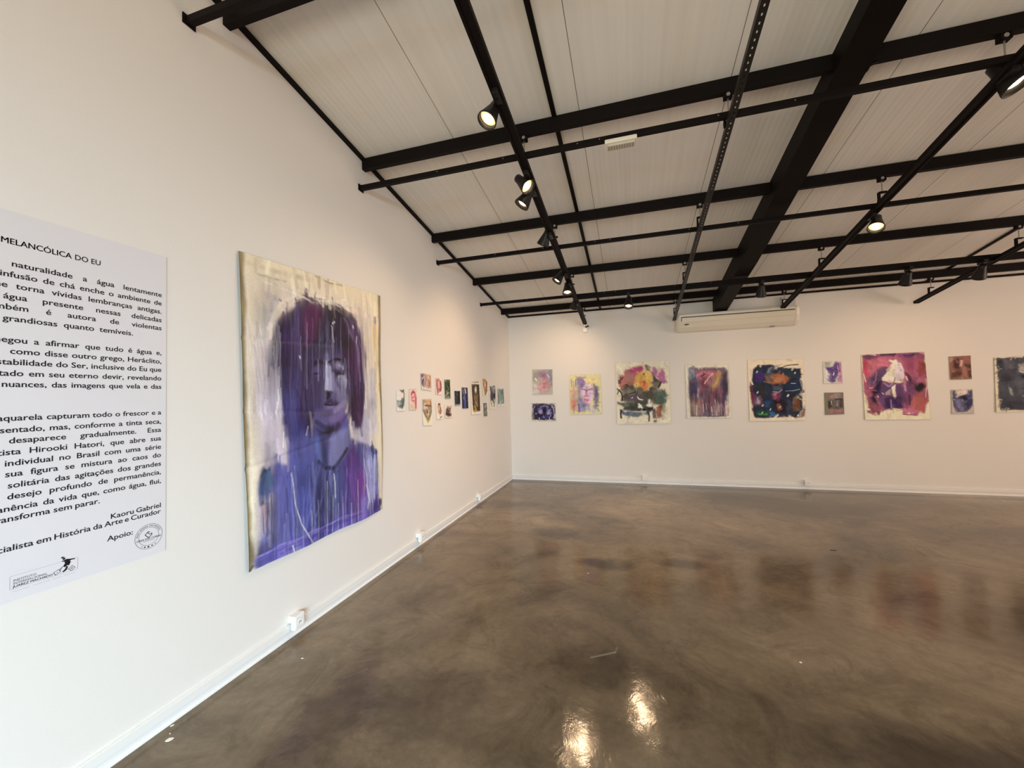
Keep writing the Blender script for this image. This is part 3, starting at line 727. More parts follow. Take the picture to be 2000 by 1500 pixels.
            n, (a, b) = op[4], op[5]
            for q in range(n):
                x = a[0] + (b[0] - a[0]) * (q + rng.random()) / n; L = b[1] - a[1]
                y0 = a[1] + L * 0.55 * rng.random(); y1 = y0 + (b[1] - y0) * (0.35 + 0.65 * rng.random())
                d = segd(X, Y, [(x, y0), (x + (rng.random() - .5) * .01, (y0 + y1) / 2), (x + (rng.random() - .5) * .012, y1)])
                r = max(w * (0.5 + 0.7 * rng.random()) / 2, 0.5 / W)
                m = al * (0.5 + 0.5 * rng.random()) * (1 - sst(r * 0.5, r * 1.4 + 0.4 / W, d)) * tex
                lay(np.array(col) * (0.85 + 0.3 * rng.random()), np.clip(m, 0, 1))
    if streak:                                               # wet paint running down in columns
        L = int(Hh * 0.05); B = np.zeros_like(A); wsum = 0
        for q in range(L):
            wq = 1 - q / L; B[q:] += A[:Hh - q] * wq
            B[:q] += A[:1] * wq; wsum += wq
        m = np.clip((np.repeat(vnoise(Hh, W, 3, W // 4, rng)[..., None], 3, 2) - 0.25) * 1.8 * streak * 2, 0, 0.85)
        A = A * (1 - m) + B / wsum * m
        A *= (1 + 0.22 * streak * 2 * (vnoise(Hh, W, max(3, int(3 * asp)), W // 3, rng) - 0.5))[..., None]
    A *= (1 + grain * (rng.random((Hh, W)) - 0.5) * 2)[..., None]
    return np.clip(A, 0.003, 0.9), n1, n2
def pigment(name, rough, spec=0.3, bump=0.15, bs=120):
    m, t, b = nt(name)
    a = t.nodes.new('ShaderNodeAttribute'); a.attribute_name = 'pigment'
    t.links.new(a.outputs['Color'], b.inputs['Base Color']); b.inputs['Roughness'].default_value = rough; b.inputs['Specular IOR Level'].default_value = spec
    tc = t.nodes.new('ShaderNodeTexCoord'); n = t.nodes.new('ShaderNodeTexNoise'); n.inputs['Scale'].default_value = bs
    bp = t.nodes.new('ShaderNodeBump'); bp.inputs['Strength'].default_value = bump; bp.inputs['Distance'].default_value = 0.0015
    t.links.new(tc.outputs['Object'], n.inputs['Vector']); t.links.new(n.outputs['Fac'], bp.inputs['Height']); t.links.new(bp.outputs['Normal'], b.inputs['Normal'])
    return m
sheet_m = pigment('watercolour_on_paper', 0.7, 0.2)
canvas_m = pigment('acrylic_on_loose_canvas', 0.42, 0.45, 0.4, 160)
def artwork(key, name, label, cat, group, lift=0.006, wave=0.004, mat=None):
    quad_, base, res, meta, ops = ART[key]
    Q = [Vector(p) for p in quad_]
    w = (Q[1] - Q[0]).length; asp = (Q[3] - Q[0]).length / w
    A, n1, n2 = paint(base, res, meta, ops, asp)
    W, Hh = res
    nrm = Vector((1, 0, 0)) if abs(Q[0].x) < 0.2 else Vector((0, -1, 0))
    u = np.linspace(0, 1, W)[None, :, None]; v = np.linspace(0, 1, Hh)[:, None, None]
    q = [np.array(p)[None, None] for p in Q]
    P = (q[0] * (1 - u) + q[1] * u) * (1 - v) + (q[3] * (1 - u) + q[2] * u) * v
    off = lift + wave * (n1 + 0.5) + wave * 0.8 * v[..., 0] ** 3
    if key == 'portrait':
        uu, vv = u[..., 0], v[..., 0]
        off = 0.012 + 0.010 * np.sin(vv * 9 + uu * 2.0) * (0.3 + vv) * 0.5 + 0.008 * vv * np.sin(uu * 11) * 0.5 + 0.008 * n1 + 0.012
        for (a, b, c) in ((0.27, -0.02, 0.004), (0.5, 0.05, 0.004), (0.68, -0.10, 0.005)):   # creases from folding
            off = off - c * np.exp(-((vv - a - b * uu) / 0.008) ** 2) * (uu < 0.55)
        off = off - 0.006 * np.exp(-(uu / 0.02) ** 2) - 0.006 * np.exp(-((1 - uu) / 0.015) ** 2)
        P[..., 2] += 0.005 * np.sin(uu * 14) * vv ** 8 + 0.008 * n2 * vv ** 6
    P = P + np.array(nrm)[None, None] * off[..., None]
    idx = np.arange(W * Hh).reshape(Hh, W)
    F = np.stack([idx[:-1, :-1], idx[1:, :-1], idx[1:, 1:], idx[:-1, 1:]], -1).reshape(-1, 4)
    # back rim so the sheet has an edge
    bd = np.concatenate([idx[0, :], idx[1:, -1], idx[-1, -2::-1], idx[-2:0:-1, 0]])
    PB = P.reshape(-1, 3)[bd] - np.array(nrm)[None] * np.minimum(0.0035, off.reshape(-1)[bd] * 0.6)[:, None]
    n0 = W * Hh; m = len(bd); k = np.arange(m); k2 = (k + 1) % m
    F2 = np.stack([bd[k2], bd[k], n0 + k, n0 + k2], -1)
    V = np.concatenate([P.reshape(-1, 3), PB]); FF = np.concatenate([F, F2])
    cols = np.concatenate([A.reshape(-1, 3), np.clip(A.reshape(-1, 3)[bd] * 0.5 + np.array(base)[None] * 0.4, 0, 1)])
    me = bpy.data.meshes.new(name)
    me.vertices.add(len(V)); me.vertices.foreach_set('co', V.astype(np.float32).ravel())
    me.loops.add(FF.size); me.loops.foreach_set('vertex_index', FF.astype(np.int32).ravel())
    me.polygons.add(len(FF)); me.polygons.foreach_set('loop_start', (np.arange(len(FF)) * 4).astype(np.int32))
    me.update(calc_edges=True)
    at = me.attributes.new('pigment', 'FLOAT_COLOR', 'POINT')
    at.data.foreach_set('color', np.concatenate([cols, np.ones((len(cols), 1))], 1).astype(np.float32).ravel())
    me.polygons.foreach_set('use_smooth', np.concatenate([np.ones(len(F), bool), np.zeros(len(F2), bool)]))
    me.validate()
    tag(link(name, me, mat or sheet_m), label, cat, group)
ART = {
 'portrait': ([(0.0, 1.818, 2.461), (0.0, 3.226, 2.523), (0.0, 3.229, 0.559), (0.0, 1.875, 0.558)], (0.826, 0.75, 0.57), (220, 390), (0.008, 3, 0.16, 0.06), [
  ('P',(0.731,0.642,0.603),0.096,0.8,0,[(0.056,0.063),(0.264,0.073),(0.846,0.07),(0.847,0.353),(0.82,0.776),(0.292,0.792),(0.061,0.753),(0.038,0.443)]),
  ('S',(0.416,0.427,0.446),0.057,0.55,0.7,[(0.106,0.174),(0.11,0.212),(0.102,0.259)]),
  ('S',(0.374,0.377,0.479),0.039,0.6,0.6,[(0.139,0.119),(0.165,0.127),(0.151,0.169),(0.162,0.207)]),
  ('S',(0.301,0.301,0.45),0.017,0.6,0.5,[(0.178,0.138),(0.151,0.169),(0.129,0.218)]),
  ('S',(0.875,0.825,0.701),0.01,0.8,0.4,[(0.262,0.111),(0.198,0.139),(0.163,0.175),(0.128,0.233)]),
  ('S',(0.054,0.04,0.079),0.008,0.8,0.3,[(0.195,0.126),(0.205,0.128)]),
  ('S',(0.613,0.528,0.4),0.021,0.6,0.6,[(0.028,0.028),(0.169,0.033),(0.541,0.023)]),
  ('S',(0.2,0.175,0.118),0.004,0.6,0.4,[(0.08,0.058),(0.168,0.059),(0.236,0.057)]),
  ('S',(0.115,0.092,0.059),0.005,0.7,0.3,[(0.421,0.004),(0.524,0.012),(0.631,0.01)]),
  ('S',(0.718,0.478,0.181),0.042,0.75,0.6,[(0.932,0.135),(0.931,0.189),(0.941,0.243)]),
  ('S',(0.164,0.167,0.234),0.027,0.9,0.4,[(0.933,0.114),(0.929,0.13)]),
  ('S',(0.835,0.671,0.37),0.027,0.7,0.6,[(0.948,0.22),(0.956,0.351),(0.952,0.461)]),
  ('S',(0.498,0.515,0.62),0.072,0.6,0.7,[(0.888,0.379),(0.891,0.46),(0.901,0.514)]),
  ('S',(0.856,0.705,0.666),0.029,0.8,0.5,[(0.642,0.109),(0.745,0.102),(0.845,0.112)]),
  ('S',(0.842,0.744,0.682),0.034,0.8,0.5,[(0.776,0.16),(0.818,0.213),(0.839,0.264)]),
  ('P',(0.508,0.467,0.632),0.068,0.75,0,[(0.082,0.283),(0.199,0.268),(0.202,0.528),(0.237,0.678),(0.193,0.717),(0.082,0.697),(0.071,0.521)]),
  ('P',(0.429,0.43,0.673),0.094,0.7,0,[(0.697,0.531),(0.878,0.486),(0.909,0.623),(0.857,0.727),(0.712,0.7)]),
  ('P',(0.09,0.095,0.333),0.016,1,0,[(0.053,0.733),(0.088,0.69),(0.161,0.676),(0.209,0.688),(0.227,0.577),(0.38,0.58),(0.399,0.528),(0.655,0.542),(0.672,0.642),(0.735,0.664),(0.824,0.683),(0.925,0.715),(0.928,0.787),(0.96,0.949),(0.979,0.992),(0.968,1.087),(0.698,1.055),(0.5,1.035),(0.282,1.032),(0.061,1.022),(0.013,0.992),(0.054,0.894)]),
  ('P',(0.298,0.293,0.55),0.043,0.8,0,[(0.061,0.758),(0.137,0.763),(0.137,0.914),(0.066,0.909)]),
  ('P',(0.623,0.551,0.625),0.024,0.8,0,[(0.041,0.778),(0.123,0.785),(0.111,0.888),(0.053,0.905),(0.028,0.927)]),
  ('P',(0.061,0.085,0.35),0.066,0.85,0,[(0.266,0.7),(0.376,0.701),(0.381,0.951),(0.285,0.95),(0.238,0.832)]),
  ('P',(0.034,0.039,0.138),0.066,0.8,0,[(0.39,0.734),(0.493,0.758),(0.495,0.929),(0.39,0.93)]),
  ('P',(0.132,0.171,0.423),0.045,0.8,0,[(0.502,0.769),(0.567,0.778),(0.56,0.943),(0.496,0.92)]),
  ('P',(0.152,0.051,0.323),0.072,0.85,0,[(0.669,0.723),(0.831,0.796),(0.838,0.926),(0.714,0.924),(0.634,0.828)]),
  ('P',(0.201,0.031,0.306),0.054,0.8,0,[(0.729,0.803),(0.83,0.817),(0.816,0.89),(0.737,0.897)]),
  ('P',(0.112,0.03,0.219),0.06,0.8,0,[(0.62,0.673),(0.713,0.667),(0.741,0.763),(0.616,0.766)]),
  ('P',(0.351,0.358,0.645),0.056,0.75,0,[(0.8,0.717),(0.93,0.732),(0.949,0.913),(0.849,0.928)]),
  ('P',(0.123,0.102,0.506),0.046,0.85,0,[(0.128,0.965),(0.226,0.948),(0.381,0.951),(0.599,0.961),(0.921,0.992),(0.944,1.059),(0.596,1.04),(0.329,1.028),(0.074,1.018)]),
  ('P',(0.155,0.082,0.44),0.042,0.7,0,[(0.416,0.935),(0.599,0.951),(0.86,0.974),(0.835,1.002),(0.503,0.979)]),
  ('P',(0.05,0.059,0.241),0.043,0.6,0,[(0.227,0.915),(0.505,0.921),(0.598,0.981),(0.331,0.983)]),
  ('S',(0.039,0.08,0.162),0.044,0.95,0.5,[(0.091,0.7),(0.086,0.731),(0.079,0.758)]),
  ('S',(0.071,0.145,0.245),0.032,0.8,0.5,[(0.119,0.713),(0.114,0.748)]),
  ('S',(0.023,0.033,0.074),0.011,0.9,0.4,[(0.068,0.713),(0.082,0.699),(0.107,0.695)]),
  ('S',(0.058,0.093,0.221),0.025,0.9,0.4,[(0.067,0.759),(0.066,0.783),(0.069,0.799)]),
  ('S',(0.024,0.03,0.078),0.005,0.9,0.3,[(0.071,0.796),(0.075,0.84),(0.072,0.894)]),
  ('S',(0.024,0.03,0.078),0.004,0.8,0.3,[(0.115,0.783),(0.116,0.828),(0.119,0.873)]),
  ('S',(0.033,0.047,0.133),0.003,0.8,0.3,[(0.091,0.803),(0.099,0.869)]),
  ('S',(0.798,0.496,0.494),0.014,0.85,0.4,[(0.073,0.812),(0.084,0.849),(0.088,0.874)]),
  ('S',(0.012,0.031,0.11),0.038,1,0.35,[(0.88,0.702),(0.896,0.72),(0.917,0.727)]),
  ('S',(0.04,0.093,0.242),0.017,0.9,0.4,[(0.875,0.737),(0.878,0.802),(0.907,0.872)]),
  ('S',(0.029,0.056,0.147),0.012,0.9,0.4,[(0.923,0.742),(0.939,0.833),(0.924,0.909)]),
  ('S',(0.035,0.008,0.126),0.054,1,0.4,[(0.887,0.979),(0.922,0.964),(0.966,0.964)]),
  ('D',(0.301,0.323,0.695),0.008,0.5,26,[(0.064,0.681),(0.927,1.161)]),
  ('D',(0.029,0.032,0.138),0.009,0.45,22,[(0.237,0.683),(0.905,1.072)]),
  ('D',(0.375,0.238,0.724),0.009,0.5,9,[(0.583,0.849),(0.93,1.078)]),
  ('S',(0.277,0.267,0.603),0.02,0.6,0.6,[(0.067,1.008),(0.181,1.0),(0.283,0.997)]),
  ('S',(0.082,0.083,0.152),0.037,0.7,0.6,[(0.045,0.97),(0.07,0.949),(0.129,0.928)]),
  ('S',(0.358,0.356,0.465),0.03,0.8,0.5,[(0.014,0.973),(0.041,0.918),(0.053,0.898)]),
  ('P',(0.014,0.007,0.039),0.015,1,0,[(0.167,0.23),(0.182,0.197),(0.26,0.152),(0.306,0.126),(0.36,0.109),(0.417,0.11),(0.476,0.096),(0.538,0.102),(0.613,0.117),(0.712,0.136),(0.775,0.181),(0.806,0.24),(0.838,0.28),(0.843,0.353),(0.822,0.432),(0.807,0.51),(0.788,0.562),(0.77,0.597),(0.7,0.602),(0.675,0.545),(0.66,0.406),(0.494,0.313),(0.398,0.539),(0.364,0.591),(0.241,0.598),(0.202,0.528),(0.199,0.426),(0.175,0.358),(0.129,0.358),(0.171,0.285)]),
  ('P',(0.012,0.01,0.053),0.04,0.85,0,[(0.174,0.229),(0.231,0.176),(0.305,0.135),(0.333,0.191),(0.311,0.363),(0.196,0.345)]),
  ('P',(0.109,0.009,0.079),0.046,0.85,0,[(0.335,0.144),(0.492,0.117),(0.473,0.178),(0.412,0.223),(0.316,0.235)]),
  ('P',(0.066,0.007,0.062),0.04,0.8,0,[(0.367,0.127),(0.433,0.119),(0.413,0.183),(0.357,0.197)]),
  ('P',(0.01,0.007,0.027),0.043,0.9,0,[(0.492,0.13),(0.631,0.134),(0.711,0.186),(0.686,0.297),(0.606,0.29),(0.561,0.217),(0.497,0.212)]),
  ('P',(0.078,0.007,0.067),0.051,0.9,0,[(0.645,0.279),(0.773,0.232),(0.826,0.291),(0.824,0.354),(0.702,0.396),(0.663,0.346)]),
  ('P',(0.132,0.009,0.092),0.031,0.8,0,[(0.706,0.285),(0.783,0.251),(0.791,0.328),(0.715,0.345)]),
  ('P',(0.021,0.022,0.153),0.049,0.95,0,[(0.194,0.397),(0.295,0.384),(0.3,0.603),(0.213,0.587)]),
  ('P',(0.043,0.061,0.339),0.042,0.8,0,[(0.203,0.479),(0.247,0.464),(0.251,0.531),(0.215,0.537)]),
  ('P',(0.037,0.042,0.247),0.042,0.8,0,[(0.222,0.53),(0.303,0.525),(0.363,0.599),(0.255,0.608)]),
  ('P',(0.033,0.016,0.09),0.046,0.7,0,[(0.316,0.235),(0.396,0.211),(0.376,0.494),(0.305,0.513)]),
  ('P',(0.018,0.008,0.047),0.043,0.8,0,[(0.712,0.406),(0.812,0.38),(0.782,0.593),(0.705,0.598)]),
  ('P',(0.082,0.029,0.192),0.042,0.7,0,[(0.708,0.522),(0.785,0.509),(0.748,0.596),(0.705,0.598)]),
  ('P',(0.025,0.026,0.071),0.041,0.85,0,[(0.419,0.236),(0.533,0.219),(0.577,0.287),(0.494,0.318),(0.416,0.316)]),
  ('P',(0.057,0.066,0.14),0.036,0.8,0,[(0.495,0.268),(0.587,0.277),(0.53,0.317),(0.485,0.314)]),
  ('S',(0.08,0.024,0.179),0.029,0.8,0.6,[(0.692,0.133),(0.764,0.181),(0.8,0.25)]),
  ('S',(0.036,0.011,0.098),0.027,0.8,0.6,[(0.185,0.221),(0.173,0.254),(0.191,0.301)]),
  ('S',(0.164,0.156,0.263),0.023,0.8,0.5,[(0.143,0.338),(0.148,0.35),(0.155,0.358)]),
  ('S',(0.034,0.027,0.061),0.005,0.8,0.4,[(0.151,0.295),(0.13,0.327),(0.121,0.39)]),
  ('H',(0.014,0.01,0.042),0.006,0.75,26,[(0.26,0.173),(0.234,0.282),(0.228,0.406),(0.243,0.556)],0.141),
  ('H',(0.054,0.023,0.127),0.007,0.75,26,[(0.291,0.136),(0.271,0.238),(0.271,0.405),(0.272,0.575)],0.162),
  ('H',(0.07,0.051,0.148),0.007,0.75,9,[(0.305,0.135),(0.284,0.279),(0.277,0.448)],0.149),
  ('H',(0.008,0.005,0.02),0.008,0.75,30,[(0.538,0.107),(0.517,0.174),(0.494,0.29)],0.217),
  ('H',(0.085,0.009,0.075),0.007,0.75,16,[(0.4,0.114),(0.381,0.187),(0.361,0.275)],0.129),
  ('H',(0.149,0.025,0.135),0.01,0.75,14,[(0.712,0.156),(0.761,0.252),(0.755,0.406),(0.738,0.559)],0.12),
  ('H',(0.018,0.006,0.036),0.01,0.75,26,[(0.671,0.15),(0.739,0.254),(0.743,0.431),(0.727,0.579)],0.152),
  ('H',(0.2,0.134,0.311),0.01,0.75,8,[(0.691,0.148),(0.772,0.252),(0.789,0.406)],0.142),
  ('H',(0.029,0.032,0.191),0.006,0.75,22,[(0.251,0.364),(0.246,0.468),(0.263,0.591)],0.13),
  ('H',(0.086,0.108,0.399),0.007,0.75,12,[(0.234,0.427),(0.245,0.51),(0.255,0.616)],0.117),
  ('H',(0.092,0.093,0.188),0.008,0.75,5,[(0.475,0.114),(0.472,0.205),(0.46,0.288)],0.114),
  ('H',(0.036,0.03,0.09),0.007,0.75,18,[(0.345,0.276),(0.349,0.384),(0.35,0.537)],0.126),
  ('H',(0.009,0.008,0.027),0.005,0.8,8,[(0.168,0.222),(0.145,0.287),(0.129,0.35)],0.017),
  ('H',(0.022,0.014,0.047),0.005,0.8,8,[(0.172,0.269),(0.163,0.326),(0.155,0.35)],0.026),
  ('H',(0.033,0.016,0.06),0.007,0.8,12,[(0.306,0.122),(0.368,0.103),(0.451,0.095)],0.048),
  ('H',(0.018,0.01,0.042),0.008,0.8,12,[(0.468,0.093),(0.594,0.1),(0.733,0.144)],0.058),
  ('P',(0.08,0.067,0.181),0.027,0.95,0,[(0.407,0.326),(0.494,0.304),(0.606,0.29),(0.668,0.346),(0.67,0.436),(0.651,0.515),(0.625,0.543),(0.574,0.593),(0.5,0.592),(0.431,0.568),(0.399,0.522),(0.386,0.45)]),
  ('P',(0.034,0.024,0.086),0.032,0.9,0,[(0.359,0.336),(0.476,0.319),(0.479,0.452),(0.468,0.511),(0.415,0.541),(0.367,0.502)]),
  ('P',(0.35,0.352,0.581),0.022,0.9,0,[(0.489,0.332),(0.547,0.326),(0.554,0.396),(0.58,0.439),(0.524,0.448),(0.489,0.438)]),
  ('P',(0.429,0.43,0.643),0.025,0.9,0,[(0.582,0.396),(0.662,0.371),(0.66,0.425),(0.62,0.435)]),
  ('P',(0.213,0.207,0.382),0.037,0.85,0,[(0.552,0.43),(0.659,0.44),(0.637,0.504),(0.579,0.483)]),
  ('S',(0.009,0.006,0.027),0.021,0.9,0.5,[(0.51,0.334),(0.566,0.318),(0.634,0.32)]),
  ('S',(0.011,0.008,0.034),0.033,0.9,0.5,[(0.533,0.345),(0.541,0.363),(0.574,0.373)]),
  ('S',(0.297,0.292,0.473),0.04,0.9,0.4,[(0.584,0.341),(0.614,0.345)]),
  ('S',(0.624,0.657,0.814),0.011,0.9,0.4,[(0.614,0.343),(0.623,0.352)]),
  ('S',(0.006,0.004,0.016),0.011,1,0.3,[(0.569,0.373),(0.602,0.367),(0.637,0.376)]),
  ('S',(0.499,0.504,0.693),0.015,0.8,0.4,[(0.592,0.387),(0.641,0.381)]),
  ('S',(0.014,0.01,0.042),0.013,0.9,0.4,[(0.661,0.396),(0.654,0.43)]),
  ('S',(0.007,0.005,0.018),0.029,0.95,0.5,[(0.415,0.339),(0.441,0.334),(0.466,0.342)]),
  ('S',(0.092,0.069,0.221),0.042,0.8,0.5,[(0.422,0.366),(0.43,0.374)]),
  ('S',(0.008,0.006,0.027),0.01,1,0.3,[(0.41,0.377),(0.439,0.374)]),
  ('S',(0.019,0.014,0.047),0.011,0.8,0.4,[(0.35,0.353),(0.372,0.388)]),
  ('S',(0.519,0.543,0.774),0.012,0.9,0.4,[(0.497,0.341),(0.498,0.396),(0.494,0.438)]),
  ('S',(0.006,0.004,0.015),0.027,0.95,0.4,[(0.497,0.448),(0.51,0.457),(0.5,0.471)]),
  ('S',(0.019,0.014,0.05),0.013,0.8,0.4,[(0.52,0.445),(0.543,0.448)]),
  ('S',(0.718,0.751,0.87),0.01,0.9,0.4,[(0.49,0.437),(0.499,0.443)]),
  ('S',(0.037,0.027,0.09),0.024,0.95,0.35,[(0.495,0.487),(0.522,0.482),(0.569,0.496)]),
  ('S',(0.008,0.007,0.027),0.008,1,0.3,[(0.477,0.495),(0.522,0.5),(0.568,0.497)]),
  ('S',(0.122,0.095,0.244),0.017,0.9,0.4,[(0.494,0.508),(0.54,0.507)]),
  ('S',(0.054,0.042,0.109),0.027,0.7,0.5,[(0.476,0.535),(0.521,0.532)]),
  ('S',(0.346,0.268,0.55),0.039,0.7,0.5,[(0.558,0.52),(0.597,0.512),(0.627,0.494)]),
  ('S',(0.154,0.107,0.292),0.037,0.8,0.5,[(0.519,0.556),(0.567,0.549),(0.606,0.522)]),
  ('P',(0.013,0.009,0.026),0.034,0.95,0,[(0.405,0.578),(0.456,0.591),(0.565,0.58),(0.614,0.569),(0.574,0.605),(0.499,0.627),(0.429,0.611)]),
  ('P',(0.196,0.2,0.426),0.021,0.95,0,[(0.489,0.631),(0.554,0.61),(0.663,0.594),(0.666,0.662),(0.608,0.715),(0.55,0.737),(0.485,0.738)]),
  ('P',(0.097,0.137,0.391),0.025,0.9,0,[(0.375,0.62),(0.446,0.622),(0.451,0.72),(0.417,0.702)]),
  ('P',(0.039,0.039,0.128),0.025,0.85,0,[(0.437,0.612),(0.499,0.627),(0.485,0.738),(0.442,0.723)]),
  ('S',(0.014,0.013,0.044),0.019,0.95,0.4,[(0.417,0.706),(0.467,0.736),(0.531,0.747),(0.569,0.73),(0.639,0.684)]),
  ('S',(0.08,0.029,0.155),0.016,0.8,0.4,[(0.574,0.59),(0.655,0.542),(0.677,0.512)]),
  ('D',(0.078,0.064,0.187),0.007,0.5,26,[(0.181,0.229),(0.396,0.584)]),
  ('D',(0.013,0.008,0.032),0.008,0.5,30,[(0.183,0.185),(0.449,0.543)]),
  ('D',(0.033,0.012,0.074),0.011,0.45,22,[(0.536,0.144),(0.819,0.511)]),
  ('D',(0.117,0.131,0.261),0.005,0.35,6,[(0.43,0.182),(0.586,0.31)]),
  ('D',(0.158,0.096,0.26),0.008,0.45,8,[(0.677,0.233),(0.818,0.537)]),
  ('D',(0.071,0.057,0.162),0.006,0.5,10,[(0.39,0.339),(0.475,0.544)]),
  ('H',(0.038,0.043,0.198),0.006,0.6,26,[(0.342,0.727),(0.337,0.851),(0.348,0.965)],0.334),
  ('H',(0.168,0.197,0.489),0.006,0.6,18,[(0.358,0.729),(0.337,0.851),(0.332,0.961)],0.351),
  ('H',(0.021,0.022,0.082),0.006,0.6,16,[(0.476,0.755),(0.48,0.86),(0.485,0.956)],0.232),
  ('H',(0.252,0.1,0.423),0.009,0.6,12,[(0.752,0.785),(0.76,0.88),(0.766,0.987)],0.222),
  ('H',(0.054,0.023,0.154),0.009,0.6,14,[(0.669,0.713),(0.686,0.837),(0.691,0.96)],0.272),
  ('H',(0.117,0.117,0.283),0.005,0.6,14,[(0.151,0.742),(0.147,0.835),(0.136,0.943)],0.133),
  ('H',(0.03,0.037,0.133),0.005,0.6,12,[(0.113,0.711),(0.108,0.807),(0.098,0.908)],0.103),
  ('H',(0.426,0.454,0.767),0.01,0.6,10,[(0.868,0.747),(0.878,0.824),(0.885,0.935)],0.144),
  ('H',(0.277,0.236,0.722),0.006,0.6,16,[(0.168,0.976),(0.332,0.966),(0.56,0.967)],0.561),
  ('H',(0.06,0.048,0.304),0.006,0.6,16,[(0.196,0.975),(0.364,0.969),(0.599,0.971)],0.578),
  ('H',(0.627,0.613,0.716),0.006,0.5,22,[(0.104,0.212),(0.103,0.367),(0.109,0.523)],0.189),
  ('H',(0.421,0.406,0.558),0.006,0.5,16,[(0.132,0.288),(0.14,0.406),(0.16,0.526)],0.157),
  ('H',(0.796,0.742,0.666),0.008,0.5,26,[(0.37,0.075),(0.385,0.09),(0.417,0.104)],0.742),
  ('H',(0.637,0.571,0.598),0.011,0.5,14,[(0.868,0.11),(0.873,0.299),(0.877,0.513)],0.19),
  ('H',(0.467,0.453,0.588),0.01,0.5,10,[(0.871,0.353),(0.879,0.459),(0.885,0.622)],0.118),
  ('S',(0.68,0.688,0.867),0.003,0.75,0.3,[(0.232,0.725),(0.245,0.773),(0.253,0.835),(0.268,0.872),(0.291,0.914),(0.371,1.0)]),
  ('S',(0.74,0.759,0.871),0.006,0.9,0.3,[(0.528,0.77),(0.537,0.812),(0.537,0.865)]),
  ('S',(0.802,0.817,0.875),0.005,0.9,0.4,[(0.175,0.434),(0.177,0.458),(0.161,0.518)]),
  ('S',(0.514,0.49,0.591),0.006,0.8,0.4,[(0.539,0.186),(0.542,0.218),(0.555,0.245)]),
  ('S',(0.739,0.743,0.87),0.008,0.9,0.4,[(0.563,0.165),(0.549,0.173)]),
  ('S',(0.74,0.759,0.871),0.005,0.8,0.4,[(0.199,0.583),(0.194,0.632)]),
  ('S',(0.68,0.703,0.867),0.004,0.8,0.4,[(0.353,0.574),(0.339,0.604)]),
  ('S',(0.803,0.851,0.877),0.006,0.9,0.4,[(0.236,0.976),(0.246,1.001)]),
  ('S',(0.673,0.688,0.866),0.008,0.8,0.4,[(0.817,0.858),(0.844,0.927),(0.831,0.963)]),
  ('S',(0.634,0.587,0.811),0.007,0.7,0.4,[(0.75,0.213),(0.745,0.238)]),
  ('S',(0.769,0.768,0.872),0.006,0.9,0.4,[(0.716,0.17),(0.719,0.178)]),
  ('S',(0.672,0.673,0.85),0.005,0.9,0.4,[(0.309,0.316),(0.312,0.322)]),
  ('S',(0.115,0.094,0.229),0.004,0.5,0.4,[(0.259,0.181),(0.257,0.281),(0.248,0.439)]),
  ('S',(0.115,0.094,0.229),0.005,0.5,0.4,[(0.304,0.177),(0.301,0.278),(0.292,0.431)]),
  ('S',(0.115,0.094,0.229),0.005,0.5,0.4,[(0.35,0.172),(0.347,0.275),(0.339,0.423)]),
  ('S',(0.115,0.094,0.229),0.005,0.5,0.4,[(0.398,0.167),(0.396,0.273),(0.387,0.415)]),
  ('S',(0.115,0.094,0.229),0.005,0.5,0.4,[(0.448,0.163),(0.446,0.27),(0.437,0.406)]),
  ('S',(0.115,0.094,0.229),0.005,0.5,0.4,[(0.5,0.157),(0.498,0.267),(0.486,0.489)]),
  ('S',(0.115,0.094,0.229),0.006,0.5,0.4,[(0.554,0.152),(0.553,0.264),(0.541,0.481)]),
  ('S',(0.115,0.094,0.229),0.007,0.5,0.4,[(0.611,0.146),(0.61,0.261),(0.598,0.474)]),
  ('S',(0.525,0.543,0.774),0.009,0.85,0.5,[(0.495,0.327),(0.494,0.383),(0.487,0.436)]),
  ('S',(0.424,0.43,0.673),0.022,0.7,0.6,[(0.621,0.391),(0.655,0.401),(0.65,0.426)]),
  ('S',(0.005,0.004,0.013),0.009,0.9,0.4,[(0.511,0.331),(0.557,0.315),(0.624,0.316)]),
  ('S',(0.005,0.004,0.013),0.009,0.9,0.4,[(0.551,0.361),(0.579,0.373),(0.632,0.376)]),
  ('S',(0.359,0.362,0.555),0.012,0.7,0.5,[(0.589,0.339),(0.623,0.345)]),
  ('S',(0.006,0.004,0.018),0.022,0.75,0.6,[(0.411,0.335),(0.441,0.33),(0.471,0.337)]),
  ('S',(0.006,0.004,0.018),0.007,0.85,0.4,[(0.405,0.377),(0.439,0.375)]),
  ('S',(0.005,0.004,0.013),0.014,0.9,0.4,[(0.495,0.445),(0.51,0.456),(0.498,0.471)]),
  ('S',(0.022,0.015,0.06),0.014,0.85,0.4,[(0.486,0.489),(0.518,0.484),(0.569,0.496)]),
  ('S',(0.006,0.004,0.016),0.008,0.95,0.3,[(0.476,0.496),(0.522,0.5),(0.57,0.497)]),
  ('S',(0.164,0.138,0.31),0.011,0.7,0.5,[(0.499,0.508),(0.54,0.508)]),
  ('S',(0.009,0.006,0.027),0.016,0.7,0.6,[(0.668,0.356),(0.671,0.406),(0.655,0.45)]),
  ('S',(0.009,0.007,0.02),0.027,0.7,0.6,[(0.414,0.558),(0.456,0.577),(0.518,0.594),(0.575,0.579)]),
  ('D',(0.779,0.817,0.875),0.003,0.42,14,[(0.181,0.676),(0.915,1.158)]),
  ('D',(0.019,0.02,0.074),0.003,0.55,14,[(0.064,0.681),(0.902,1.155)]),
  ('D',(0.422,0.407,0.642),0.002,0.4,9,[(0.183,0.173),(0.809,0.458)]),
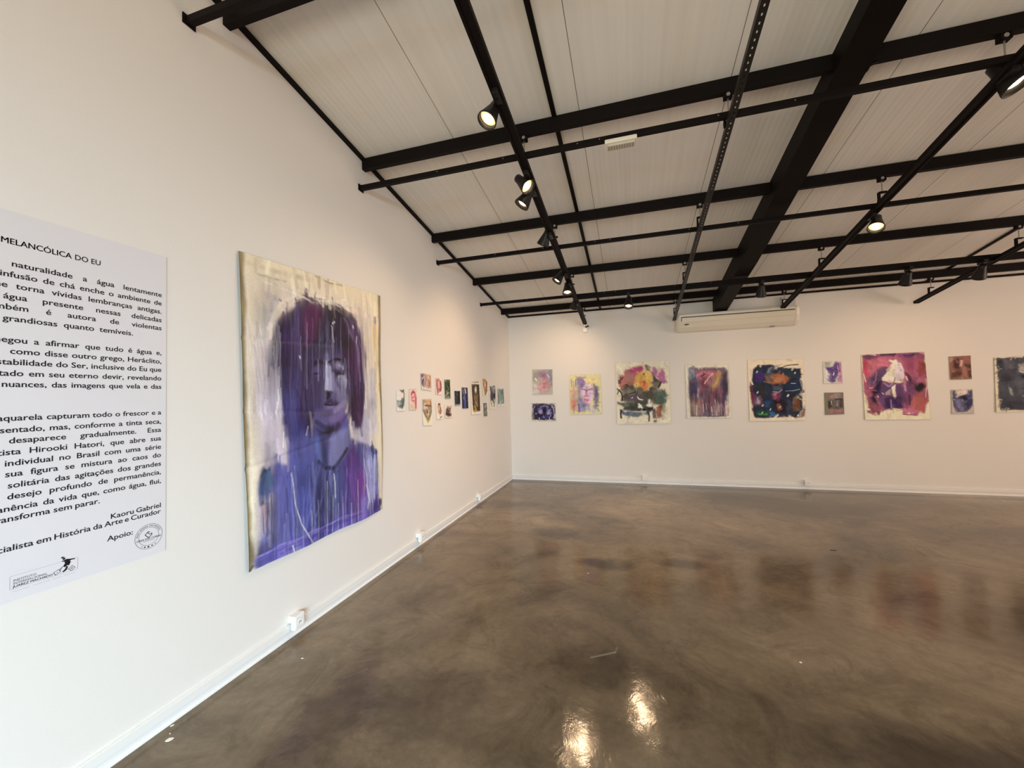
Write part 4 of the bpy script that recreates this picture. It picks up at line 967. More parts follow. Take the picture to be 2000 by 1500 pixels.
  ('P',(0.259,0.201,0.103),0.002,1,0,[(-0.009,-0.008),(0.02,-0.003),(0.016,0.184),(0.013,0.48),(0.012,0.706),(0.017,0.899),(0.028,0.956),(-0.003,1.009),(-0.056,0.992)]),
  ('P',(0.26,0.214,0.121),0.003,1,0,[(0.969,-0.009),(1.026,-0.017),(1.036,1.036),(0.994,1.027),(0.995,0.868),(0.98,0.573),(0.971,0.296),(0.969,0.077)]),
  ('S',(0.057,0.046,0.039),0.01,0.9,0.4,[(0.004,0.999),(0.017,0.984)]),
 ]),
 'teal_sketch': ([(0.0, 3.494, 1.66), (0.0, 3.638, 1.665), (0.0, 3.638, 1.446), (0.0, 3.495, 1.446)], (0.847, 0.809, 0.758), (40, 60), (0.03, 2, 0, 0.05), [
  ('P',(0.086,0.139,0.145),0.064,0.9,0,[(0.039,0.494),(0.504,0.532),(0.671,0.396),(0.945,0.427),(0.952,0.743),(0.684,0.907),(0.257,0.869),(0.044,0.808)]),
  ('P',(0.467,0.491,0.485),0.064,0.8,0,[(0.117,0.556),(0.504,0.564),(0.496,0.731),(0.109,0.752)]),
  ('P',(0.11,0.111,0.109),0.063,0.9,0,[(0.338,0.035),(0.959,0.031),(0.918,0.171),(0.644,0.166)]),
  ('S',(0.056,0.076,0.074),0.109,0.9,0.4,[(0.884,0.056),(0.952,0.285),(0.911,0.573)]),
  ('S',(0.057,0.142,0.111),0.193,0.8,0.5,[(0.781,0.567),(0.691,0.796)]),
 ]),
 'pink_portrait': ([(0.0, 3.731, 1.666), (0.0, 3.882, 1.673), (0.0, 3.877, 1.446), (0.0, 3.729, 1.45)], (0.84, 0.656, 0.565), (40, 60), (0.03, 3, 0, 0.05), [
  ('P',(0.6,0.138,0.205),0.083,0.9,0,[(0.183,0.182),(0.523,0.042),(0.847,0.192),(1.007,0.427),(0.959,0.924),(0.791,0.981),(0.676,0.598),(0.504,0.653),(0.251,0.561)]),
  ('P',(0.852,0.55,0.534),0.089,0.85,0,[(0.266,0.27),(0.64,0.218),(0.72,0.54),(0.423,0.653)]),
  ('S',(0.28,0.042,0.079),0.087,0.9,0.4,[(0.308,0.297),(0.432,0.125),(0.724,0.189)]),
  ('S',(0.365,0.087,0.148),0.074,0.8,0.4,[(0.343,0.389),(0.512,0.418),(0.637,0.379)]),
  ('S',(0.451,0.093,0.164),0.066,0.9,0.4,[(0.422,0.566),(0.589,0.567)]),
  ('P',(0.613,0.492,0.295),0.175,0.6,0,[(0.081,0.769),(0.586,0.716),(0.666,0.983),(0.113,0.979)]),
  ('S',(0.496,0.062,0.125),0.117,0.8,0.5,[(0.925,0.453),(0.882,0.719),(0.835,0.895)]),
 ]),
 'violet_mosaic': ([(0.0, 3.974, 1.845), (0.0, 4.214, 1.842), (0.0, 4.227, 1.654), (0.0, 3.991, 1.669)], (0.861, 0.783, 0.644), (60, 60), (0.03, 4, 0, 0.05), [
  ('P',(0.153,0.103,0.203),0.085,0.9,0,[(0.038,0.033),(0.457,0.02),(0.473,0.489),(0.26,0.854),(-0.005,0.764)]),
  ('P',(0.456,0.248,0.206),0.12,0.85,0,[(0.337,0.049),(1.018,0.031),(0.979,0.866),(0.439,0.88)]),
  ('P',(0.722,0.444,0.142),0.095,0.8,0,[(0.575,0.066),(0.864,0.118),(0.781,0.387),(0.55,0.332)]),
  ('S',(0.86,0.727,0.722),0.06,0.9,0.4,[(0.331,0.126),(0.365,0.383),(0.272,0.74)]),
  ('S',(0.863,0.793,0.792),0.059,0.9,0.4,[(0.536,0.486),(0.565,0.826)]),
  ('S',(0.072,0.038,0.076),0.061,0.9,0.4,[(0.087,0.143),(0.216,0.362),(0.102,0.597)]),
  ('S',(0.364,0.07,0.082),0.074,0.8,0.4,[(0.783,0.35),(0.808,0.765)]),
  ('S',(0.672,0.548,0.588),0.088,0.9,0.4,[(0.13,0.331),(0.228,0.244)]),
  ('S',(0.202,0.041,0.078),0.057,0.9,0.4,[(0.378,0.577),(0.326,0.77)]),
  ('S',(0.788,0.548,0.429),0.071,0.9,0.4,[(0.684,0.171),(0.903,0.339),(0.941,0.599)]),
 ]),
 'golden_face': ([(0.0, 3.998, 1.561), (0.0, 4.215, 1.562), (0.0, 4.226, 1.256), (0.0, 4.011, 1.267)], (0.863, 0.809, 0.692), (50, 90), (0.03, 5, 0, 0.05), [
  ('P',(0.413,0.272,0.155),0.09,0.9,0,[(0.042,0.024),(0.999,0.023),(1.022,0.451),(0.869,0.657),(0.509,0.887),(0.267,0.695),(0.029,0.459)]),
  ('P',(0.61,0.442,0.192),0.088,0.8,0,[(0.332,0.074),(0.795,0.078),(0.836,0.332),(0.431,0.373)]),
  ('P',(0.731,0.604,0.591),0.066,0.8,0,[(0.196,0.141),(0.513,0.236),(0.421,0.467),(0.101,0.37)]),
  ('S',(0.072,0.038,0.023),0.092,0.9,0.4,[(0.312,0.258),(0.576,0.259),(0.844,0.273)]),
  ('S',(0.048,0.032,0.027),0.092,0.9,0.4,[(0.427,0.443),(0.546,0.561),(0.688,0.469)]),
  ('S',(0.155,0.18,0.123),0.107,0.8,0.4,[(0.097,0.438),(0.334,0.673),(0.519,0.793),(0.803,0.632),(0.991,0.448)]),
  ('S',(0.462,0.438,0.096),0.093,0.8,0.5,[(0.391,0.743),(0.509,0.887),(0.723,0.77)]),
  ('S',(0.411,0.186,0.281),0.105,0.7,0.5,[(0.106,0.071),(0.112,0.276)]),
  ('S',(0.408,0.133,0.126),0.102,0.8,0.5,[(0.893,0.104),(0.97,0.334)]),
  ('S',(0.879,0.861,0.795),0.07,0.9,0.4,[(0.69,0.446),(0.539,0.605)]),
 ]),
 'crimson_figure': ([(0.0, 4.329, 1.806), (0.0, 4.481, 1.809), (0.0, 4.483, 1.608), (0.0, 4.332, 1.61)], (0.86, 0.75, 0.643), (40, 60), (0.03, 6, 0, 0.05), [
  ('P',(0.451,0.108,0.151),0.107,0.9,0,[(0.073,0.077),(0.552,-0.002),(1.008,0.362),(0.925,0.775),(0.491,0.894),(0.162,1.009),(0.135,0.672),(0.046,0.412)]),
  ('P',(0.784,0.447,0.379),0.086,0.9,0,[(0.325,0.186),(0.7,0.18),(0.674,0.59),(0.35,0.631)]),
  ('S',(0.168,0.04,0.046),0.129,0.9,0.4,[(0.855,0.216),(0.941,0.55),(0.763,0.776)]),
  ('S',(0.264,0.057,0.104),0.107,0.9,0.4,[(0.208,0.372),(0.242,0.671)]),
  ('S',(0.548,0.137,0.245),0.105,0.8,0.4,[(0.172,0.819),(0.606,0.777)]),
 ]),
 'ochre_bust': ([(0.0, 4.33, 1.512), (0.0, 4.482, 1.509), (0.0, 4.49, 1.312), (0.0, 4.336, 1.319)], (0.862, 0.783, 0.675), (40, 60), (0.03, 7, 0, 0.05), [
  ('P',(0.456,0.239,0.183),0.106,0.9,0,[(0.296,0.105),(0.569,0.028),(0.813,0.26),(0.95,0.487),(0.661,0.713),(0.352,0.635),(0.271,0.37)]),
  ('P',(0.788,0.548,0.429),0.079,0.8,0,[(0.39,0.222),(0.607,0.203),(0.576,0.45),(0.365,0.486)]),
  ('S',(0.122,0.039,0.034),0.112,0.9,0.4,[(0.347,0.145),(0.457,0.05),(0.664,0.109)]),
  ('S',(0.264,0.068,0.056),0.11,0.8,0.4,[(0.7,0.298),(0.83,0.566),(0.611,0.674)]),
  ('S',(0.108,0.086,0.061),0.083,0.9,0.4,[(0.586,0.939),(0.854,0.849)]),
 ]),
 'forest_green': ([(0.0, 4.567, 1.795), (0.0, 4.721, 1.801), (0.0, 4.732, 1.559), (0.0, 4.577, 1.559)], (0.274, 0.317, 0.213), (40, 60), (0.03, 8, 0, 0.05), [
  ('P',(0.03,0.052,0.025),0.073,0.95,0,[(0.02,0.0),(1.056,0.01),(1.04,0.7),(0.805,0.992),(0.54,0.829),(0.122,0.954),(-0.013,0.696)]),
  ('S',(0.101,0.145,0.067),0.141,0.9,0.4,[(0.127,0.08),(0.756,0.115)]),
  ('S',(0.42,0.44,0.329),0.103,0.9,0.4,[(0.281,0.631),(0.493,0.762),(0.729,0.697)]),
  ('S',(0.421,0.464,0.373),0.079,0.9,0.4,[(0.069,0.065),(0.301,0.05)]),
  ('S',(0.157,0.233,0.125),0.115,0.8,0.4,[(0.381,0.308),(0.698,0.506),(0.392,0.632)]),
  ('S',(0.62,0.659,0.533),0.091,0.9,0.4,[(0.196,0.828),(0.446,0.699)]),
  ('S',(0.009,0.014,0.009),0.165,0.9,0.4,[(0.975,0.182),(0.922,0.571)]),
 ]),
 'brown_crouching': ([(0.0, 4.553, 1.473), (0.0, 4.757, 1.47), (0.0, 4.772, 1.314), (0.0, 4.567, 1.323)], (0.828, 0.75, 0.642), (50, 50), (0.03, 9, 0, 0.05), [
  ('P',(0.107,0.058,0.053),0.066,0.95,0,[(0.16,0.315),(0.446,0.07),(0.783,0.173),(0.963,0.123),(0.799,0.431),(0.862,0.68),(0.923,0.889),(0.401,0.905),(0.056,0.851)]),
  ('S',(0.37,0.206,0.18),0.102,0.9,0.4,[(0.478,0.168),(0.681,0.325)]),
  ('S',(0.558,0.408,0.331),0.081,0.9,0.4,[(0.654,0.579),(0.877,0.531)]),
  ('S',(0.044,0.023,0.022),0.12,0.9,0.4,[(0.165,0.673),(0.673,0.78)]),
  ('S',(0.508,0.379,0.299),0.089,0.9,0.4,[(0.783,0.173),(0.968,0.052)]),
 ]),
 'night_window': ([(0.0, 4.858, 1.658), (0.0, 5.037, 1.66), (0.0, 5.037, 1.463), (0.0, 4.866, 1.462)], (0.349, 0.382, 0.416), (40, 60), (0.03, 10, 0, 0.05), [
  ('P',(0.027,0.029,0.032),0.044,1,0,[(0.022,0.01),(1.0,0.01),(0.983,0.91),(0.01,0.91)]),
  ('S',(0.074,0.086,0.077),0.183,0.8,0.5,[(0.348,0.17),(0.379,0.456),(0.303,0.702)]),
  ('S',(0.01,0.011,0.017),0.23,0.8,0.5,[(0.798,0.13),(0.758,0.715)]),
  ('S',(0.105,0.111,0.098),0.091,0.8,0.4,[(0.405,0.126),(0.559,0.291)]),
 ]),
 'blue_hooded': ([(0.0, 5.103, 1.707), (0.0, 5.302, 1.706), (0.0, 5.309, 1.415), (0.0, 5.105, 1.419)], (0.056, 0.057, 0.123), (40, 60), (0.03, 11, 0, 0.05), [
  ('P',(0.028,0.032,0.094),0.087,0.95,0,[(0.02,0.021),(0.999,0.025),(1.0,0.993),(0.02,0.99)]),
  ('P',(0.736,0.725,0.687),0.111,0.95,0,[(0.449,0.044),(0.639,0.075),(0.699,0.254),(0.479,0.273)]),
  ('S',(0.113,0.13,0.346),0.238,0.9,0.5,[(0.417,0.374),(0.495,0.67),(0.416,0.93)]),
  ('S',(0.013,0.012,0.028),0.197,0.9,0.5,[(0.883,0.071),(0.956,0.433),(0.847,0.904)]),
  ('S',(0.212,0.229,0.433),0.089,0.9,0.4,[(0.19,0.494),(0.398,0.555)]),
  ('S',(0.281,0.254,0.281),0.151,0.8,0.5,[(0.126,0.049),(0.214,0.257)]),
 ]),
 'bronze_saint': ([(0.0, 5.44, 1.791), (0.0, 5.793, 1.814), (0.0, 5.82, 1.316), (0.0, 5.422, 1.32)], (0.878, 0.852, 0.743), (64, 110), (0.018, 12, 0, 0.05), [
  ('P',(0.076,0.047,0.026),0.036,1,0,[(0.048,0.076),(0.919,0.093),(0.913,0.914),(0.166,0.914)]),
  ('P',(0.733,0.662,0.536),0.084,0.95,0,[(0.385,0.229),(0.497,0.131),(0.625,0.237),(0.582,0.335),(0.41,0.34)]),
  ('P',(0.268,0.182,0.103),0.133,0.85,0,[(0.273,0.405),(0.677,0.395),(0.703,0.75),(0.38,0.777)]),
  ('S',(0.553,0.321,0.081),0.115,0.9,0.5,[(0.348,0.759),(0.499,0.868),(0.274,0.906)]),
  ('S',(0.61,0.442,0.192),0.064,0.8,0.4,[(0.456,0.635),(0.606,0.747)]),
  ('S',(0.027,0.016,0.012),0.108,0.8,0.5,[(0.771,0.159),(0.837,0.458),(0.764,0.787)]),
  ('S',(0.031,0.02,0.016),0.09,0.8,0.5,[(0.143,0.282),(0.225,0.63)]),
  ('S',(0.342,0.245,0.153),0.053,0.8,0.4,[(0.335,0.483),(0.459,0.599)]),
  ('S',(0.508,0.406,0.253),0.05,0.9,0.4,[(0.119,0.016),(0.647,0.013),(0.856,0.024)]),
 ]),
 'orange_nude': ([(0.0, 5.911, 1.862), (0.0, 6.122, 1.868), (0.0, 6.124, 1.59), (0.0, 5.918, 1.587)], (0.874, 0.783, 0.599), (36, 60), (0.03, 13, 0, 0.05), [
  ('P',(0.409,0.177,0.07),0.105,0.9,0,[(0.066,0.016),(0.618,0.027),(1.007,0.219),(0.904,0.536),(0.518,0.965),(0.32,0.926),(0.223,0.568),(0.068,0.428)]),
  ('P',(0.855,0.663,0.434),0.081,0.9,0,[(0.406,0.15),(0.667,0.184),(0.565,0.534),(0.364,0.498)]),
  ('S',(0.107,0.044,0.024),0.109,0.9,0.4,[(0.805,0.183),(0.963,0.396),(0.822,0.679)]),
  ('S',(0.072,0.043,0.028),0.11,0.9,0.4,[(0.523,0.928),(0.893,0.68)]),
  ('S',(0.168,0.037,0.021),0.106,0.8,0.4,[(0.186,0.325),(0.234,0.5)]),
 ]),
 'grey_study': ([(0.0, 5.938, 1.476), (0.0, 6.073, 1.476), (0.0, 6.087, 1.266), (0.0, 5.941, 1.272)], (0.174, 0.174, 0.154), (30, 50), (0.03, 14, 0, 0.05), [
  ('S',(0.421,0.44,0.419),0.159,0.9,0.4,[(0.562,0.124),(0.424,0.366)]),
  ('S',(0.048,0.05,0.045),0.236,0.9,0.4,[(0.974,0.128),(0.936,0.832)]),
  ('S',(0.567,0.6,0.53),0.159,0.9,0.4,[(0.434,0.316),(0.65,0.22)]),
  ('S',(0.337,0.349,0.305),0.192,0.8,0.4,[(0.281,0.645),(0.745,0.831)]),
  ('S',(0.62,0.63,0.56),0.118,0.9,0.4,[(0.718,0.647),(0.851,0.56)]),
 ]),
 'ink_figure': ([(0.0, 6.208, 1.758), (0.0, 6.526, 1.765), (0.0, 6.523, 1.367), (0.0, 6.218, 1.374)], (0.863, 0.826, 0.709), (44, 72), (0.03, 15, 0, 0.05), [
  ('P',(0.021,0.02,0.037),0.059,0.95,0,[(0.113,0.037),(0.93,0.018),(1.034,0.305),(0.947,0.646),(0.729,0.566),(0.603,0.833),(0.42,0.644),(0.118,0.67),(0.16,0.305)]),
  ('S',(0.8,0.792,0.791),0.089,0.9,0.4,[(0.464,0.05),(0.488,0.201)]),
  ('S',(0.737,0.725,0.753),0.091,0.9,0.4,[(0.774,0.101),(0.736,0.306)]),
  ('S',(0.126,0.123,0.203),0.121,0.8,0.4,[(0.258,0.303),(0.335,0.513)]),
  ('S',(0.209,0.204,0.278),0.102,0.8,0.4,[(0.212,0.722),(0.344,0.884)]),
  ('S',(0.074,0.069,0.112),0.1,0.9,0.4,[(0.872,0.672),(0.703,0.887)]),
 ]),
 'sea_green': ([(0.0, 6.616, 1.738), (0.0, 6.985, 1.748), (0.0, 7.005, 1.405), (0.0, 6.618, 1.409)], (0.833, 0.86, 0.794), (44, 64), (0.02, 16, 0, 0.05), [
  ('P',(0.194,0.27,0.289),0.076,1,0,[(0.058,0.093),(0.988,0.094),(0.986,0.885),(0.044,0.9)]),
  ('S',(0.351,0.451,0.443),0.183,0.8,0.5,[(0.267,0.211),(0.426,0.508),(0.311,0.762)]),
  ('S',(0.113,0.18,0.174),0.149,0.8,0.5,[(0.882,0.185),(0.917,0.709)]),
  ('S',(0.425,0.542,0.499),0.112,0.8,0.5,[(0.665,0.448),(0.777,0.706),(0.397,0.829)]),
 ]),
 'mauve_haze': ([(0.453, 7.42, 2.069), (0.832, 7.42, 2.059), (0.828, 7.42, 1.595), (0.448, 7.42, 1.592)], (0.537, 0.51, 0.448), (60, 74), (0.03, 21, 0, 0.06), [
  ('P',(0.305,0.275,0.386),0.287,0.8,0,[(0.327,0.031),(0.992,0.024),(1.001,0.567),(0.606,0.461),(0.364,0.259)]),
  ('P',(0.368,0.17,0.257),0.205,0.8,0,[(0.201,0.158),(0.615,0.1),(0.858,0.334),(0.606,0.461)]),
  ('P',(0.602,0.318,0.347),0.206,0.9,0,[(0.319,0.455),(0.775,0.397),(0.935,0.697),(0.677,0.919),(0.186,0.875)]),
  ('P',(0.443,0.144,0.16),0.1,0.8,0,[(0.48,0.589),(0.689,0.528),(0.64,0.723),(0.519,0.721)]),
  ('P',(0.798,0.748,0.728),0.203,0.8,0,[(0.028,0.579),(0.234,0.551),(0.265,0.941),(0.028,0.967)]),
  ('P',(0.296,0.312,0.26),0.124,0.8,0,[(0.04,0.092),(0.242,0.126),(0.194,0.452),(0.041,0.417)]),
  ('S',(0.801,0.818,0.875),0.065,0.8,0.5,[(0.136,0.353),(0.196,0.42)]),
  ('S',(0.78,0.352,0.309),0.042,0.8,0.4,[(0.566,0.459),(0.52,0.623)]),
  ('S',(0.673,0.65,0.723),0.051,0.7,0.5,[(0.738,0.201),(0.858,0.334)]),
  ('S',(0.544,0.203,0.3),0.039,0.8,0.4,[(0.27,0.715),(0.352,0.814)]),
  ('P',(0.24,0.255,0.339),0.127,0.7,0,[(0.865,0.037),(1.0,0.032),(0.997,0.699),(0.893,0.598)]),
 ]),
 'violet_eye': ([(0.417, 7.42, 1.436), (0.87, 7.42, 1.432), (0.875, 7.42, 1.099), (0.411, 7.42, 1.108)], (0.669, 0.618, 0.493), (78, 60), (0.025, 22, 0, 0.06), [
  ('P',(0.032,0.025,0.079),0.036,1,0,[(0.034,0.04),(0.978,0.025),(0.96,0.948),(0.035,0.969)]),
  ('P',(0.168,0.14,0.291),0.082,0.85,0,[(0.25,0.327),(0.562,0.19),(0.795,0.379),(0.688,0.607),(0.383,0.607)]),
  ('P',(0.008,0.007,0.027),0.048,0.95,0,[(0.457,0.284),(0.595,0.214),(0.658,0.469),(0.536,0.607),(0.453,0.47)]),
  ('P',(0.409,0.348,0.61),0.04,0.85,0,[(0.282,0.47),(0.439,0.33),(0.451,0.609),(0.331,0.608)]),
  ('P',(0.377,0.316,0.608),0.039,0.85,0,[(0.693,0.423),(0.795,0.33),(0.755,0.609),(0.653,0.653)]),
  ('S',(0.299,0.295,0.606),0.033,0.9,0.4,[(0.388,0.211),(0.562,0.141),(0.698,0.213)]),
  ('S',(0.56,0.561,0.752),0.02,0.9,0.4,[(0.147,0.138),(0.075,0.327),(0.064,0.84)]),
  ('S',(0.675,0.683,0.87),0.021,0.8,0.4,[(0.868,0.1),(0.926,0.425),(0.94,0.878)]),
  ('S',(0.081,0.06,0.248),0.086,0.8,0.5,[(0.414,0.745),(0.549,0.79),(0.685,0.745)]),
  ('S',(0.299,0.268,0.669),0.03,0.8,0.4,[(0.484,0.653),(0.514,0.838)]),
  ('S',(0.736,0.748,0.762),0.024,0.9,0.4,[(0.175,0.609),(0.245,0.562)]),
  ('S',(0.216,0.159,0.087),0.09,0.7,0.5,[(0.065,0.608),(0.086,0.887)]),
  ('S',(0.799,0.782,0.764),0.02,0.9,0.4,[(0.31,0.84),(0.326,0.929)]),
  ('S',(0.615,0.59,0.79),0.021,0.9,0.4,[(0.734,0.788),(0.747,0.924)]),
  ('S',(0.012,0.008,0.033),0.067,0.8,0.5,[(0.212,0.563),(0.382,0.746),(0.553,0.607)]),
  ('S',(0.457,0.428,0.678),0.019,0.9,0.4,[(0.824,0.517),(0.784,0.742)]),
 ]),
 'yellow_portrait': ([(1.154, 7.42, 1.943), (1.705, 7.42, 1.932), (1.717, 7.42, 1.221), (1.143, 7.42, 1.21)], (0.795, 0.746, 0.423), (92, 112), (0.02, 23, 0, 0.06), [
  ('P',(0.661,0.405,0.309),0.104,0.85,0,[(0.021,0.37),(0.216,0.373),(0.227,0.921),(0.021,0.957)]),
  ('P',(0.649,0.119,0.091),0.103,0.8,0,[(0.054,0.617),(0.183,0.66),(0.204,0.821),(0.062,0.839)]),
  ('P',(0.72,0.535,0.686),0.053,0.95,0,[(0.405,0.251),(0.515,0.168),(0.725,0.215),(0.794,0.425),(0.702,0.671),(0.567,0.77),(0.417,0.625),(0.372,0.418)]),
  ('P',(0.226,0.162,0.381),0.064,0.9,0,[(0.224,0.078),(0.519,0.061),(0.484,0.252),(0.372,0.418),(0.315,0.581),(0.239,0.497)]),
  ('P',(0.791,0.649,0.319),0.053,0.9,0,[(0.49,0.104),(0.785,0.087),(0.884,0.239),(0.748,0.278),(0.513,0.211)]),
  ('P',(0.119,0.095,0.25),0.064,0.9,0,[(0.778,0.237),(0.932,0.324),(0.903,0.798),(0.77,0.875),(0.763,0.508)]),
  ('P',(0.187,0.175,0.381),0.105,0.9,0,[(0.237,0.538),(0.418,0.584),(0.593,0.791),(0.431,0.947),(0.251,0.923)]),
  ('P',(0.667,0.482,0.751),0.069,0.85,0,[(0.322,0.375),(0.397,0.46),(0.441,0.666),(0.367,0.582)]),
  ('S',(0.08,0.059,0.151),0.027,0.95,0.4,[(0.413,0.376),(0.479,0.379),(0.543,0.42)]),
  ('S',(0.053,0.035,0.123),0.031,0.95,0.4,[(0.557,0.401),(0.664,0.371),(0.731,0.383)]),
  ('S',(0.444,0.146,0.296),0.035,0.9,0.4,[(0.529,0.441),(0.512,0.523)]),
  ('S',(0.489,0.101,0.174),0.041,0.95,0.4,[(0.473,0.544),(0.576,0.546)]),
  ('S',(0.594,0.119,0.232),0.07,0.9,0.4,[(0.47,0.625),(0.56,0.658)]),
  ('S',(0.555,0.385,0.818),0.042,0.8,0.4,[(0.659,0.465),(0.628,0.588)]),
  ('S',(0.88,0.88,0.88),0.036,0.9,0.4,[(0.509,0.275),(0.643,0.276)]),
  ('S',(0.293,0.145,0.541),0.032,0.8,0.4,[(0.198,0.121),(0.179,0.309)]),
  ('S',(0.602,0.3,0.442),0.031,0.8,0.4,[(0.117,0.161),(0.133,0.578)]),
  ('S',(0.081,0.06,0.287),0.032,0.9,0.4,[(0.27,0.743),(0.303,0.924)]),
  ('S',(0.79,0.536,0.623),0.04,0.8,0.4,[(0.644,0.791),(0.716,0.894)]),
  ('S',(0.298,0.295,0.546),0.052,0.8,0.5,[(0.747,0.794),(0.896,0.917)]),
  ('S',(0.449,0.344,0.097),0.031,0.8,0.5,[(0.051,0.118),(0.061,0.307)]),
  ('S',(0.084,0.062,0.151),0.025,0.9,0.4,[(0.851,0.364),(0.869,0.511)]),
  ('S',(0.507,0.479,0.748),0.077,0.7,0.5,[(0.356,0.866),(0.565,0.83),(0.738,0.955)]),
  ('D',(0.169,0.141,0.333),0.021,0.6,10,[(0.129,0.74),(0.918,0.979)]),
 ]),
 'fire_over_dark_sea': ([(1.978, 7.42, 2.129), (2.867, 7.42, 2.122), (2.869, 7.42, 1.041), (1.972, 7.42, 1.034)], (0.847, 0.791, 0.633), (120, 134), (0.018, 24, 0, 0.06), [
  ('P',(0.491,0.165,0.169),0.035,0.95,0,[(0.061,0.417),(0.032,0.251),(0.13,0.185),(0.203,0.12),(0.344,0.087),(0.501,0.069),(0.531,0.175),(0.422,0.307),(0.228,0.391)]),
  ('P',(0.396,0.061,0.186),0.025,0.9,0,[(0.238,0.114),(0.362,0.087),(0.501,0.069),(0.541,0.123),(0.392,0.193),(0.305,0.191)]),
  ('P',(0.116,0.058,0.056),0.021,0.9,0,[(0.028,0.355),(0.028,0.235),(0.056,0.184),(0.102,0.253),(0.081,0.357)]),
  ('P',(0.492,0.147,0.34),0.026,0.95,0,[(0.69,0.075),(0.733,0.077),(0.804,0.183),(0.851,0.118),(0.915,0.187),(0.933,0.35),(0.881,0.378),(0.783,0.286),(0.686,0.179)]),
  ('P',(0.719,0.44,0.126),0.029,1,0,[(0.39,0.23),(0.498,0.159),(0.635,0.163),(0.698,0.284),(0.686,0.373),(0.57,0.473),(0.419,0.411),(0.315,0.385)]),
  ('P',(0.651,0.195,0.078),0.035,0.9,0,[(0.316,0.363),(0.421,0.336),(0.487,0.427),(0.588,0.459),(0.574,0.37),(0.526,0.302)]),
  ('P',(0.285,0.044,0.028),0.021,0.8,0,[(0.508,0.308),(0.56,0.31),(0.557,0.391),(0.514,0.39)]),
  ('P',(0.443,0.163,0.111),0.035,0.8,0,[(0.071,0.386),(0.196,0.316),(0.336,0.304),(0.349,0.394),(0.227,0.421),(0.104,0.462)]),
  ('P',(0.223,0.156,0.107),0.022,0.95,0,[(0.545,0.063),(0.622,0.058),(0.671,0.105),(0.635,0.163),(0.575,0.146)]),
  ('P',(0.052,0.04,0.034),0.025,0.95,0,[(0.636,0.141),(0.72,0.196),(0.75,0.271),(0.867,0.326),(0.81,0.45),(0.622,0.475),(0.607,0.43),(0.712,0.374),(0.699,0.269)]),
  ('P',(0.08,0.078,0.056),0.036,0.95,0,[(0.097,0.403),(0.248,0.339),(0.383,0.425),(0.452,0.412),(0.553,0.466),(0.707,0.47),(0.929,0.453),(0.94,0.585),(0.884,0.701),(0.664,0.697),(0.217,0.688),(0.098,0.612)]),
  ('P',(0.086,0.137,0.115),0.041,0.9,0,[(0.688,0.535),(0.826,0.48),(0.933,0.548),(0.928,0.65),(0.817,0.7),(0.716,0.668)]),
  ('P',(0.118,0.079,0.126),0.036,0.85,0,[(0.17,0.561),(0.353,0.52),(0.515,0.569),(0.445,0.619),(0.219,0.636)]),
  ('P',(0.05,0.061,0.055),0.021,0.95,0,[(0.01,0.64),(0.167,0.651),(0.391,0.691),(0.512,0.642),(0.565,0.607),(0.679,0.733),(0.694,0.785),(0.608,0.828),(0.438,0.803),(0.109,0.798),(0.146,0.732),(0.018,0.678)]),
  ('P',(0.082,0.109,0.167),0.018,0.95,0,[(0.076,0.768),(0.214,0.792),(0.437,0.818),(0.574,0.805),(0.589,0.857),(0.469,0.863),(0.399,0.898),(0.245,0.882),(0.091,0.842)]),
  ('P',(0.01,0.012,0.018),0.012,0.95,0,[(0.388,0.773),(0.458,0.73),(0.559,0.753),(0.687,0.741),(0.643,0.785),(0.472,0.789)]),
  ('P',(0.118,0.079,0.092),0.014,0.95,0,[(0.66,0.77),(0.729,0.757),(0.729,0.975),(0.669,0.981)]),
  ('P',(0.287,0.096,0.06),0.017,0.95,0,[(0.748,0.727),(0.867,0.701),(0.858,0.897),(0.748,0.924)]),
  ('P',(0.297,0.342,0.226),0.017,0.8,0,[(0.867,0.686),(0.918,0.687),(0.891,0.912),(0.857,0.918)]),
  ('P',(0.831,0.8,0.697),0.007,1,0,[(0.598,0.622),(0.633,0.608),(0.691,0.682),(0.662,0.733),(0.553,0.717),(0.596,0.674)]),
  ('P',(0.832,0.817,0.697),0.007,1,0,[(0.397,0.729),(0.442,0.685),(0.492,0.716),(0.449,0.745),(0.405,0.755)]),
  ('P',(0.834,0.853,0.732),0.007,1,0,[(0.438,0.803),(0.557,0.809),(0.487,0.844)]),
  ('P',(0.834,0.853,0.732),0.005,1,0,[(0.118,0.787),(0.205,0.792),(0.17,0.805)]),
  ('S',(0.869,0.879,0.84),0.013,0.9,0.4,[(0.139,0.576),(0.124,0.635)]),
  ('S',(0.868,0.854,0.84),0.016,0.9,0.4,[(0.404,0.573),(0.428,0.604),(0.488,0.619)]),
  ('S',(0.868,0.854,0.84),0.012,0.9,0.4,[(0.291,0.586),(0.308,0.575)]),
  ('S',(0.009,0.011,0.016),0.024,1,0.35,[(0.084,0.783),(0.073,0.834),(0.084,0.901)]),
  ('S',(0.027,0.034,0.04),0.03,0.95,0.4,[(0.591,0.82),(0.605,0.886),(0.59,0.952)]),
  ('S',(0.026,0.016,0.013),0.019,0.95,0.4,[(0.017,0.423),(0.042,0.462),(0.022,0.513)]),
  ('S',(0.045,0.029,0.019),0.034,0.9,0.5,[(0.061,0.447),(0.11,0.523),(0.116,0.612)]),
  ('S',(0.556,0.53,0.423),0.008,0.7,0.4,[(0.201,0.902),(0.2,0.977)]),
  ('S',(0.026,0.014,0.015),0.018,0.9,0.4,[(0.101,0.283),(0.137,0.246)]),
  ('S',(0.017,0.01,0.014),0.024,0.9,0.5,[(0.229,0.384),(0.177,0.36)]),
  ('S',(0.014,0.014,0.013),0.019,0.9,0.5,[(0.224,0.517),(0.372,0.483)]),
